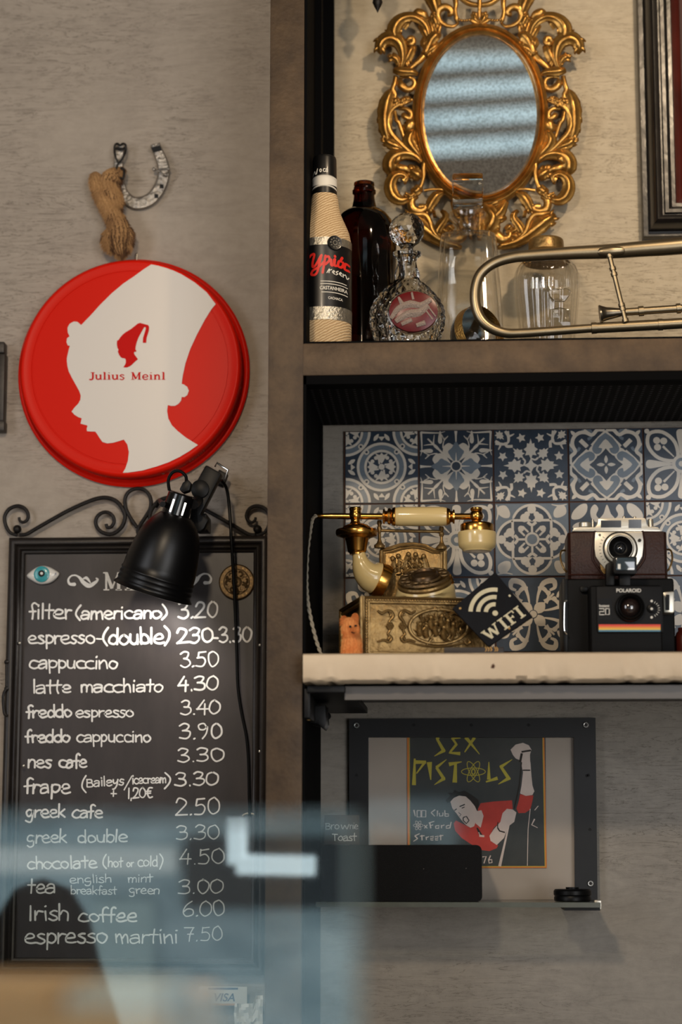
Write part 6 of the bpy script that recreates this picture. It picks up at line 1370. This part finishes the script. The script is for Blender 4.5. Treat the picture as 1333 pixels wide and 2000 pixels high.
# ---------------------------------------------------------------- folding rangefinder in a leather case, on top of it
YL = -.195; pl2 = PY(YL)
lc_ = thing('leather_cased_camera', 'vintage silver topped camera in a brown leather case standing on top of the instant camera', 'camera', V((P(1207, 1126, YL).x, YL, zt3)))
lx0, lx1 = pl2.at(*pc(155, 560)).x, pl2.at(*pc(1186, 560)).x; lz1 = pl2.at(*pc(700, 305)).z; lz0 = zt3 + .0005
b = MB(); CASE = [(lx0 + .004, YL), (lx1 - .004, YL), (lx1, YL + .006), (lx1, -.128), (lx1 - .008, -.12), (lx0 + .008, -.12), (lx0, -.128), (lx0, YL + .006)]
b.prism([V((x, y, lz1)) for x, y in CASE], [V((x, y, lz0)) for x, y in CASE]); b.build('leather_case', M_leather, lc_, bevel=.003)
for x in (lx0, lx1):
    s = 1 if x == lx0 else -1
    b = MB(); b.tube([V((x - s * .001, YL + .03, lz1 - .02)), V((x - s * .007, YL + .026, lz1 - .022)), V((x - s * .008, YL + .02, lz1 - .034)), V((x - s * .004, YL + .018, lz1 - .046)), V((x - s * .0005, YL + .02, lz1 - .05))], .0013, 8, smooth=4); b.build('strap_ring', M_brassold, lc_)
for pts in ([(440,300),(425,420),(410,560),(440,640),(520,740),(560,770)], [(925,300),(945,420),(950,560),(915,640),(830,740),(800,770)]):
    b = MB(); b.tube([pl2.at(*pc(x, y), .0008) for x, y in pts], .0016, 8, smooth=4); b.build('case_seam', M_leather, lc_)
b = MB(); b.tube([pl2.at(*pc(x, y), .0004) for x, y in ((162,752),(1180,748))], .0012, 6); b.build('case_seam', M_leather, lc_)
TOP = [(205,300),(222,268),(290,258),(440,262),(462,235),(470,180),(485,168),(945,168),(962,180),(972,235),(990,258),(1085,262),(1112,290),(1112,304),(205,304)]
b = MB(); b.slab(pl2, [pc(*p) for p in TOP], -.05, .001); b.build('top_plate', M_satin, lc_, bevel=.0012)
for q in ([(497,192),(706,192),(706,264),(497,264)], [(784,184),(914,184),(914,270),(784,270)]):
    b = MB(); b.slab(pl2, [pc(*p) for p in q], .001, .0018); b.build('window', mat('window_dark', '#1a1716', .1, coat=.8), lc_, smooth=False)
kl = pl2.sc(1207, 1060) / 5.269
def knob(nm, x, y0, y1, r):
    o = PY(YL + .02).at(*pc(x, y1)); z = PY(YL + .02).at(*pc(x, y0)).z - o.z; b = MB(); b.lathe([(r * kl, 0), (r * kl, z * .8), (r * .85 * kl, z), (.0001, z)], o, (0, 0, 1), 24); b.build(nm, M_satin, lc_)
knob('winding_dial', 332, 212, 262, 62); knob('shutter_lever', 415, 184, 262, 15); knob('rewind_knob', 1010, 180, 262, 30); knob('release_button', 735, 150, 175, 14); knob('release_button', 845, 152, 175, 16)
PLATE = [(442,308),(925,308),(938,400),(936,480),(925,560),(880,640),(830,700),(770,735),(600,735),(545,700),(480,620),(442,560),(432,480),(432,400)]
b = MB(); b.slab(pl2, [pc(*p) for p in PLATE], 0, .005); b.build('lens_plate', M_satin, lc_, bevel=.001)
lc2 = pl2.at(*pc(695, 485), .005)
b = MB(); b.lathe([(182 * kl, 0), (182 * kl, .0012), (174 * kl, .0018), (172 * kl, .001), (168 * kl, .004), (160 * kl, .005), (140 * kl, .0055), (136 * kl, .008), (128 * kl, .0095), (122 * kl, .0095)], lc2, (0, -1, 0), 56, caps=False); b.build('lens_ring', M_satin, lc_, ang=25)
b = MB(); b.lathe([(178 * kl, .0016), (175 * kl, .0024), (171 * kl, .0016)], lc2, (0, -1, 0), 48, caps=False); b.lathe([(124 * kl, .008), (122 * kl, .011), (112 * kl, .012), (92 * kl, .0095), (70 * kl, .007), (56 * kl, .0065), (52 * kl, .0055), (.0001, .0055)], lc2, (0, -1, 0), 48, caps=False); b.build('lens_barrel', M_blackpl, lc_, ang=25)
b = MB(); b.lathe([(52 * kl, .0055), (36 * kl, .008), (14 * kl, .0092), (.0001, .0094)], lc2, (0, -1, 0), 32); b.build('lens', mat('lens_small', '#14161a', .04, coat=1, spec=.9), lc_)
b = MB(); b.lathe([(17 * kl, .0), (17 * kl, .002), (.0001, .002)], pl2.at(*pc(896, 398), .005), (0, -1, 0), 16); b.build('flash_socket', M_iron, lc_)
b = MB(); b.lathe([(13 * kl, .0), (12 * kl, .0012), (.0001, .0012)], pl2.at(*pc(485, 342), .005), (0, -1, 0), 14); b.build('plate_screw', M_zinc, lc_)
for i in range(9):
    a = radians(145 + i * 9.5); b = MB(); p0, p1 = [pc(695 + r * cos(a), 485 - r * sin(a)) for r in (198, 216)]; vs, fs = rib([p0, p1], .8); b.flat2(vs, fs, lambda u, v: pl2.at(u, v, .0054)); b.build('scale_mark', M_iron, lc_, smooth=False)
b = MB(); b.slab(pl2, [pc(*p) for p in ((490, 640), (540, 690), (552, 735), (530, 745), (498, 700))], .005, .009); b.build('focus_lever', M_brassold, lc_, bevel=.0006)
# sliver of something maroon beyond the instant camera
b = MB(); o = V((P(1338, 1255, -.2).x, -.2, ZS1 + .0004)); b.lathe([(.0005, 0), (.011, 0), (.0125, .004), (.0125, .03), (.010, .036), (.008, .038), (.008, .042), (.0005, .042)], o, (0, 0, 1), 28); tag(b.build('small_jar', M_reddark), 'dark maroon jar cut off by the right edge beside the instant camera', 'jar')

# ================================================================ below the shelf: framed gig poster
YE = -.014; pe = PY(YE)
pf = thing('poster_frame', 'black flat screwed frame holding a yellow lettered concert poster under the stone shelf', 'frame', P(924, 1757, -.002))
b = MB(); o_ = [pe.at(*p) for p in ((682, 1404), (1164, 1402), (1168, 1757), (683, 1757))]; i_ = [pe.at(*p) for p in ((720, 1440), (1121.5, 1440), (1124, 1757), (720, 1757))]
vs = o_ + i_ + [p + V((0, -YE - .001, 0)) for p in o_ + i_]
b.add(vs, [(0, 1, 5, 4), (1, 2, 6, 5), (3, 0, 4, 7), (8, 12, 13, 9), (9, 13, 14, 10), (11, 15, 12, 8), (0, 8, 9, 1), (1, 9, 10, 2), (0, 3, 11, 8), (4, 5, 13, 12), (5, 6, 14, 13), (4, 12, 15, 7), (2, 10, 14, 6), (3, 7, 15, 11)])
b.build('frame', mat('frame_black', '#0e0f12', .45, spec=.3, var=.4, scale=12), pf, smooth=False)
for x, y in ((697, 1417), (1145, 1416), (1154, 1725.5)):
    b = MB(); c = pe.at(x, y); b.lathe([(.0043, 0), (.0043, .0016), (.0036, .0024), (.0026, .0024), (.0024, .0012), (.0001, .0012)], c, (0, -1, 0), 20); s_w = b.build('screw', M_chrome, pf)
    b = MB(); b.lathe([(.0024, .0013), (.0001, .0014)], c, (0, -1, 0), 6); b.build('screw_socket', M_iron, s_w)
for x, y in ((809, 1416), (921, 1416), (1033, 1416), (697, 1514), (697, 1617), (1150, 1514), (1153, 1620), (1147, 1515)):
    b = MB(); b.lathe([(.0021, 0), (.0019, .0006), (.0001, .0006)], pe.at(x, y), (0, -1, 0), 12); b.build('drill_hole', M_matte, pf)
b = MB(); pk = PY(-.003); b.slab(pk, [(716, 1436), (1126, 1436), (1126, 1757), (716, 1757)], -.0015, 0); b.build('backing_sheet', M_paper, pf, smooth=False)
b = MB(); b.box(pe.at(718, 1600).x, pe.at(1123, 1600).x, -.011, -.0095, pe.at(900, 1757).z, pe.at(900, 1438).z); b.build('glazing', M_frontglass, pf, smooth=False)
# the poster itself
YO = -.0036; po_ = PY(YO)
def q(x, y): return (720 + x / 3.508, 1420 + y / 3.508)
pst = MB(); pst.slab(po_, [q(264, 56), q(1214, 56), q(1220, 968), q(264, 968)], -.0005, 0); poster = pst.build('poster', M_poster, pf, smooth=False)
def art(nm, polys, m, h, lab=None):
    b = MB()
    for j, pg in enumerate(polys): b.add([po_.at(*q(*p), h + j * .00001) for p in pg], [tuple(range(len(pg)))])
    o = b.build(nm, m, poster, smooth=False)
    if lab: o['label'] = lab
    return o
def strokes(nm, sts, m, h, k=0):
    b = MB()
    for j, (pts, w) in enumerate(sts):
        vs, fs = rib(pts, w, k, False); b.flat2(vs, fs, lambda u, v: po_.at(*q(u, v), h + j * .00001))
    return b.build(nm, m, poster, smooth=False)
strokes('orange_border', [([(272, 60), (276, 964)], 13), ([(1201, 60), (1218, 964)], 11), ([(270, 962), (1222, 960)], 11)], M_porg, .0003)
strokes('yellow_border', [([(282, 60), (285, 958)], 4), ([(1195, 60), (1211, 958)], 3.5), ([(280, 955), (1214, 954)], 4)], M_pyel, .0004)
Z = lambda *p: list(p)
strokes('band_lettering', [
 (Z((480,70),(470,84)), [22,22]), (Z((470,80),(520,168)), [16,24]), (Z((522,158),(452,200)), [26,4]),
 (Z((568,76),(632,74)), [18,10]), (Z((576,78),(606,122)), [16,14]), (Z((606,116),(560,172)), [18,14]), (Z((552,176),(630,182)), [10,24]),
 (Z((668,70),(762,186)), [26,5]), (Z((728,72),(660,172)), [22,8]),
 (Z((318,216),(312,398)), [12,28]), (Z((318,240),(396,240)), [26,20]), (Z((388,240),(330,318)), [18,8]),
 (Z((418,240),(428,362)), [36,6]),
 (Z((536,222),(466,278)), [4,22]), (Z((466,276),(520,358)), [18,22]), (Z((522,350),(452,396)), [26,4]),
 (Z((552,256),(640,238)), [28,6]), (Z((598,250),(592,380)), [18,32]),
 (Z((826,240),(826,360)), [6,26]), (Z((806,376),(886,350)), [10,24]),
 (Z((986,222),(904,276)), [4,24]), (Z((906,268),(966,358)), [18,24]), (Z((970,346),(890,392)), [28,4])], M_pyel, .0006)
def orbit(cx, cy, rx, ry, a): return [(cx + rx * cos(t) * cos(a) - ry * sin(t) * sin(a), cy + rx * cos(t) * sin(a) + ry * sin(t) * cos(a)) for t in [2 * pi * i / 28 for i in range(29)]]
strokes('atom_emblem', [(orbit(720, 306, 82 if a == 0 else 78, 26, a), 5) for a in (0, radians(62), radians(-62))] + [(orbit(720, 306, 12, 18, 0), 8)], M_pyel, .0006)
strokes('atom_emblem', [(orbit(342, 674, 34, 11, a), 3) for a in (0, radians(62), radians(-62))] + [(orbit(342, 674, 4, 4, 0), 4)], M_pskin, .0006)
J = [ # angular white lettering
 (Z((312,568),(322,612)), [12,5]), (Z((334,572),(334,616),(360,616),(360,572),(334,572)), 7), (Z((366,572),(366,616),(394,616),(394,572),(366,572)), 7),
 (Z((458,566),(430,586)), [8,6]), (Z((430,586),(456,612)), [8,5]), (Z((474,572),(472,612)), [9,5]), (Z((486,588),(488,610),(510,608),(512,586)), 7), (Z((524,570),(526,612)), 7), (Z((526,594),(550,596),(550,610),(528,612)), 6),
 (Z((382,672),(404,694)), 7), (Z((404,670),(384,694)), 6), (Z((420,652),(428,694)), 9), (Z((414,658),(452,646)), [8,5]), (Z((420,676),(444,670)), 6), (Z((460,678),(484,674),(482,694),(462,694),(460,678)), 7), (Z((500,672),(502,694)), 7), (Z((502,678),(522,670)), 6), (Z((534,678),(534,694),(556,692)), 6), (Z((534,678),(556,672)), 6), (Z((568,650),(558,694)), [6,8]),
 (Z((352,730),(318,746)), [5,8]), (Z((318,746),(338,764)), 8), (Z((338,764),(308,784)), [8,4]), (Z((366,740),(368,776)), 8), (Z((354,748),(386,744)), 6), (Z((396,752),(398,774)), 7), (Z((398,758),(416,750)), 6), (Z((424,752),(446,748),(444,762),(426,764),(428,774),(446,774)), 6), (Z((456,752),(478,748),(476,762),(458,764),(460,774),(478,774)), 6), (Z((496,738),(496,776)), 7), (Z((484,748),(514,742)), 6),
 (Z((782,890),(808,886),(792,934)), 8), (Z((838,880),(824,910),(828,932),(848,928),(846,908),(828,910)), 8)]
strokes('venue_lettering', J, M_pskin, .0006)
art('singer_shirt', [[(585,660),(600,640),(640,660),(700,690),(745,640),(752,560),(770,522),(860,510),(985,502),(990,560),(940,600),(905,650),(860,690),(835,740),(850,790),(890,810),(880,830),(830,850),(770,842),(700,800),(640,760),(595,710)], [(1040,460),(1085,470),(1132,468),(1122,520),(1110,565),(1075,588),(1030,590),(1015,560),(1030,510)]], M_pred, .0004)
art('singer_skin', [[(562,510),(580,480),(620,462),(670,470),(705,500),(735,540),(748,580),(740,640),(725,680),(700,690),(670,672),(640,640),(610,600),(575,555)], [(735,660),(748,575),(775,570),(790,610),(770,690)],
 [(905,650),(920,590),(950,560),(990,565),(1015,585),(1000,650),(960,680),(930,760),(880,808),(838,780),(830,745),(860,700)], [(1048,250),(1060,310),(1050,400),(1040,455),(1080,472),(1125,465),(1138,440),(1125,400),(1115,300),(1112,240)], [(975,155),(1010,120),(1060,108),(1100,125),(1118,155),(1108,190),(1110,260),(1060,290),(1045,230),(1010,215),(990,190)]], M_pskin, .0005)
art('singer_hair', [[(562,512),(540,520),(530,500),(560,470),(545,450),(580,450),(590,430),(620,445),(660,435),(700,460),(730,480),(755,500),(760,530),(745,575),(728,540),(700,505),(668,476),(622,470),(585,486)]], M_pdark, .0006)
strokes('singer_features', [([(650,620),(672,612),(690,640),(672,662),(650,640),(650,620)], 8), ([(590,572),(606,560)], 7), ([(625,545),(662,530)], 8), ([(640,556),(660,548)], 6), ([(618,585),(636,600),(625,612)], 4), ([(745,690),(770,740),(790,750)], [10,22,10]), ([(886,690),(900,712),(936,722)], 9), ([(888,650),(886,690)], 6), ([(1058,296),(1110,296)], 9), ([(1050,170),(1115,160)], 12), ([(1052,180),(1040,240)], 16)], M_pdark, .0007)
strokes('microphone_stand', [([(966,660),(930,820),(900,954)], [10,14,20])], M_pskin, .0007)
strokes('microphone_cord', [([(1110,560),(1095,700),(1090,950)], 5), ([(1165,540),(1140,570)], 6), ([(1140,630),(1120,670),(1160,690)], [10,8,4])], M_pskin, .0006)
strokes('microphone_pole', [([(1050,240),(1035,400),(1000,560)], 8)], M_pdark, .0008)
strokes('shirt_lettering', [([(756,720),(764,740)], 5), ([(760,745),(795,748)], 14)], M_pskin, .0008)

# ---------------------------------------------------------------- glass ledge with speaker, card, puck
YG = -.125
zL = P(900, 1757, -.002).z
lx0_, lx1_ = XC1 + .006, P(1174, 1762, YG).x
led = thing('glass_ledge', 'narrow clear glass ledge fixed to the wall below the framed poster', 'shelf', ((lx0_ + lx1_) / 2, -.06, zL - .006))
b = MB(); b.box(lx0_, lx1_, YG, -.0005, zL - .006, zL); b.build('glass', M_ledge, led, smooth=False)
MB().box(lx0_, lx1_, YG - .0008, YG, zL - .0062, zL + .0002).build('front_edge', mat('edge_green', '#4d5046', .3, var=.2), led, smooth=False)
b = MB(); b.box(P(1098, 1765, -.03).x, lx1_ + .001, -.1, -.0005, zL - .011, zL - .0062); b.build('ledge_bracket', M_black, led, smooth=False)
b = MB(); b.box(lx1_ - .006, lx1_ + .003, YG + .03, YG + .045, zL - .010, zL + .002); b.build('end_clip', M_satin, led, bevel=.001)
spk = thing('soundbar_speaker', 'long black fabric covered speaker lying on the glass ledge in front of the poster', 'speaker', (P(790, 1755, -.115).x, -.115, zL))
ys = -.115; x0s, x1s = XC1 + .012, P(942, 1700, ys).x; zs0, zs1 = zL + .0006, P(790, 1650.5, ys).z
def rr2(x0, x1, z0, z1, r, n=6): return [(cx + r * cos(a), cz + r * sin(a)) for cx, cz, s in ((x1 - r, z1 - r, 0), (x0 + r, z1 - r, 90), (x0 + r, z0 + r, 180), (x1 - r, z0 + r, 270)) for a in [radians(s + 90 * i / n) for i in range(n + 1)]]
o2 = rr2(x0s, x1s, zs0, zs1, .007)
b = MB(); b.prism([V((x, ys, z)) for x, z in o2], [V((x, -.05, z)) for x, z in o2]); b.build('cabinet', M_fabric, spk, bevel=.0015)
for x, y in ((911, 1696), (828, 1697)):
    MB().ball(P(x, y, ys - .0002), .0008, 8).build('indicator', M_zinc, spk)
pu = thing('round_puck', 'small round black puck at the right end of the glass ledge', 'puck', (P(1120, 1755, -.09).x, -.09, zL))
po3 = V((P(1119, 1750, -.085).x, -.085, zL + .0004)); kp3 = PY(-.085).sc(1119, 1748)
b = MB(); hgt = P(1119, 1737, -.085).z - zL
b.lathe([(.001, 0), (34 * kp3, 0), (36 * kp3, .001), (36.5 * kp3, hgt * .3), (35 * kp3, hgt * .45), (37 * kp3, hgt * .55), (37 * kp3, hgt * .85), (34 * kp3, hgt), (.001, hgt)], po3, (0, 0, 1), 40, caps=False); b.build('puck', M_blackpl, pu)
b = MB(); b.lathe([(13 * kp3, hgt), (13 * kp3, hgt + .0024), (.0005, hgt + .0024)], po3, (0, 0, 1), 20); b.build('puck_button', M_blackpl, pu)
ca = thing('chalk_card', 'small dark brown card lettered in chalk standing on the left end of the black speaker', 'card', P(664, 1650, -.1))
b = MB(); pcx = PY(-.1); b.slab(pcx, [(634, 1592), (702, 1592), (702, 1649.5), (634, 1649.5)], -.002, 0); b.build('card', mat('card_brown', '#3a3028', .7, var=.1), ca, smooth=False)
random.seed(31)
b = MB(); write(b, 'Toast' if 'T' in GL else 'toast', 650, 697, 1642, 1642, 9, pcx, lw=2.2); b.build('lettering', M_chalk, ca, smooth=False)
b = MB(); write(b, 'Bro', 636, 664, 1620, 1619, 9, pcx, lw=1.8); vs, fs = rib([(667, 1611), (670, 1619), (674, 1612), (678, 1619), (682, 1610)], 1.8); b.flat2(vs, fs, lambda u, v: pcx.at(u, v, .0006)); write(b, 'nie', 684, 700, 1619, 1619, 8, pcx, lw=1.6); b.build('lettering', M_chalkdim, ca, smooth=False)

# ================================================================ foreground: glass case on a wooden counter
YK = -1.78
kx1 = P(688, 1800, YK).x; kzt = P(300, 1598, YK).z
case = thing('glass_display_case', 'glass display case close to the camera across the lower left, reflecting the street', 'case', ((kx1 - .8) / 2, YK, P(200, 2060, YK).z))
kx0 = kx1 - .9; kzb = P(300, 2080, YK).z
MB().box(kx0, kx1, YK, YK + .006, kzb, kzt).build('front_pane', M_pane, case, smooth=False)
MB().box(kx1 + .0002, kx1 + .0035, YK, YK + .006, kzb, kzt).build('polished_edge', mat('edge_glass', '#9fb3b3', .3, trans=.6), case, smooth=False)
cb = thing('wooden_counter', 'warm brown wooden counter block behind the display case glass at the bottom left', 'counter', (kx1 - .3, YK + .2, .8))
b = MB(); czt = P(150, 1978, YK + .05).z; b.box(kx0, P(330, 1960, YK + .05).x, YK + .05, YK + .28, .0, czt); b.build('counter', M_wood, cb, bevel=.004, segs=3)
b = MB(); b.box(P(128, 1940, YK + .06).x, P(325, 1940, YK + .06).x, YK + .055, YK + .16, czt + .0004, P(220, 1938, YK + .055).z); tag(b.build('paper_napkins', M_card, bevel=.002), 'pale stack of paper napkins on the wooden counter behind the glass', 'napkins')
b = MB(); b.box(kx0 + .02, P(118, 1940, YK + .06).x, YK + .055, YK + .2, czt + .0004, P(60, 1934, YK + .055).z); tag(b.build('wooden_box', M_wood, bevel=.006), 'warm orange wooden box left of the paper napkins behind the glass', 'box')
# ---- the street the glass reflects
FAC = mat('facade', '#c3d5dc', .9, color2='#8ea5af', scale=3.5, stretch=(1, 1, 3))
def RF(x, y, Y): p = P(x, y, 2 * YK - Y); return V((p.x, Y, p.z))       # where something at depth Y shows in the case glass
facade = tag(MB().box(-7, 3, -9.4, -9.0, 0, 7.2).build('street_facade', FAC, smooth=False), 'pale blue grey house front across the street, seen only as a reflection', 'building')
def street(name, x0, x1, y0, y1, m, Y=-8.95, t=.05):
    p, q_ = RF(x0, y1, Y), RF(x1, y0, Y); MB().box(p.x, q_.x, Y - t, Y, max(.02, p.z), q_.z).build(name, m, facade, smooth=False)
street('haze_dark_panel', 360, 760, 1632, 1775, mat('panel_dark', '#3d4246', .9))  # added dark panel, makes the darker patch in the case reflection
street('haze_pale_panel', -40, 345, 1655, 1705, mat('panel_pale', '#e9eeee', .9))  # added pale panel, makes the lighter stripe in the case reflection
street('haze_grey_panel', 170, 300, 1760, 2100, mat('panel_grey', '#a9bcbf', .9))  # added panel, varies the tone reflected in the case glass
b = MB(); rr_ = .02
b.tube([RF(463, 1592, -4.98), RF(463, 1688, -4.98)], rr_, 12); b.tube([RF(463, 1688, -4.98), RF(615, 1691, -4.98)], rr_, 12)  # added glowing bars for the bright corner reflected in the case glass
tag(b.build('corner_glow', mat('glow_white', '#ffffff', .4, emit=('#d8eef5', 2.6))), 'white glowing corner shape added in the street window, seen only as a reflection', 'light')
ox = RF(80, 1850, -4.7).x; zt4 = RF(80, 1715, -4.7).z; k4 = zt4 / 1.26
b = MB(); b.lathe([(.001, 0), (.2, 0), (.21, .3), (.19, .55), (.16, .8), (.12, .95), (.10, 1.05), (.085, 1.16), (.05, 1.24), (.001, 1.26)] and [(r, h * k4) for r, h in ((.001, 0), (.2, 0), (.19, .6), (.165, .9), (.13, 1.02), (.105, 1.1), (.085, 1.18), (.05, 1.24), (.001, 1.26))], (ox, -4.7, .0), (0, 0, 1), 28, mod=lambda a, h, r: r * (1 + .12 * cos(a * 6)), caps=False)  # added shape, gives the dark silhouette reflected in the case glass
tag(b.build('silhouette_cone', mat('cone_dark', '#12100f', .9)), 'added dark fluted parasol inside the street window, seen only as a reflection', 'cone')
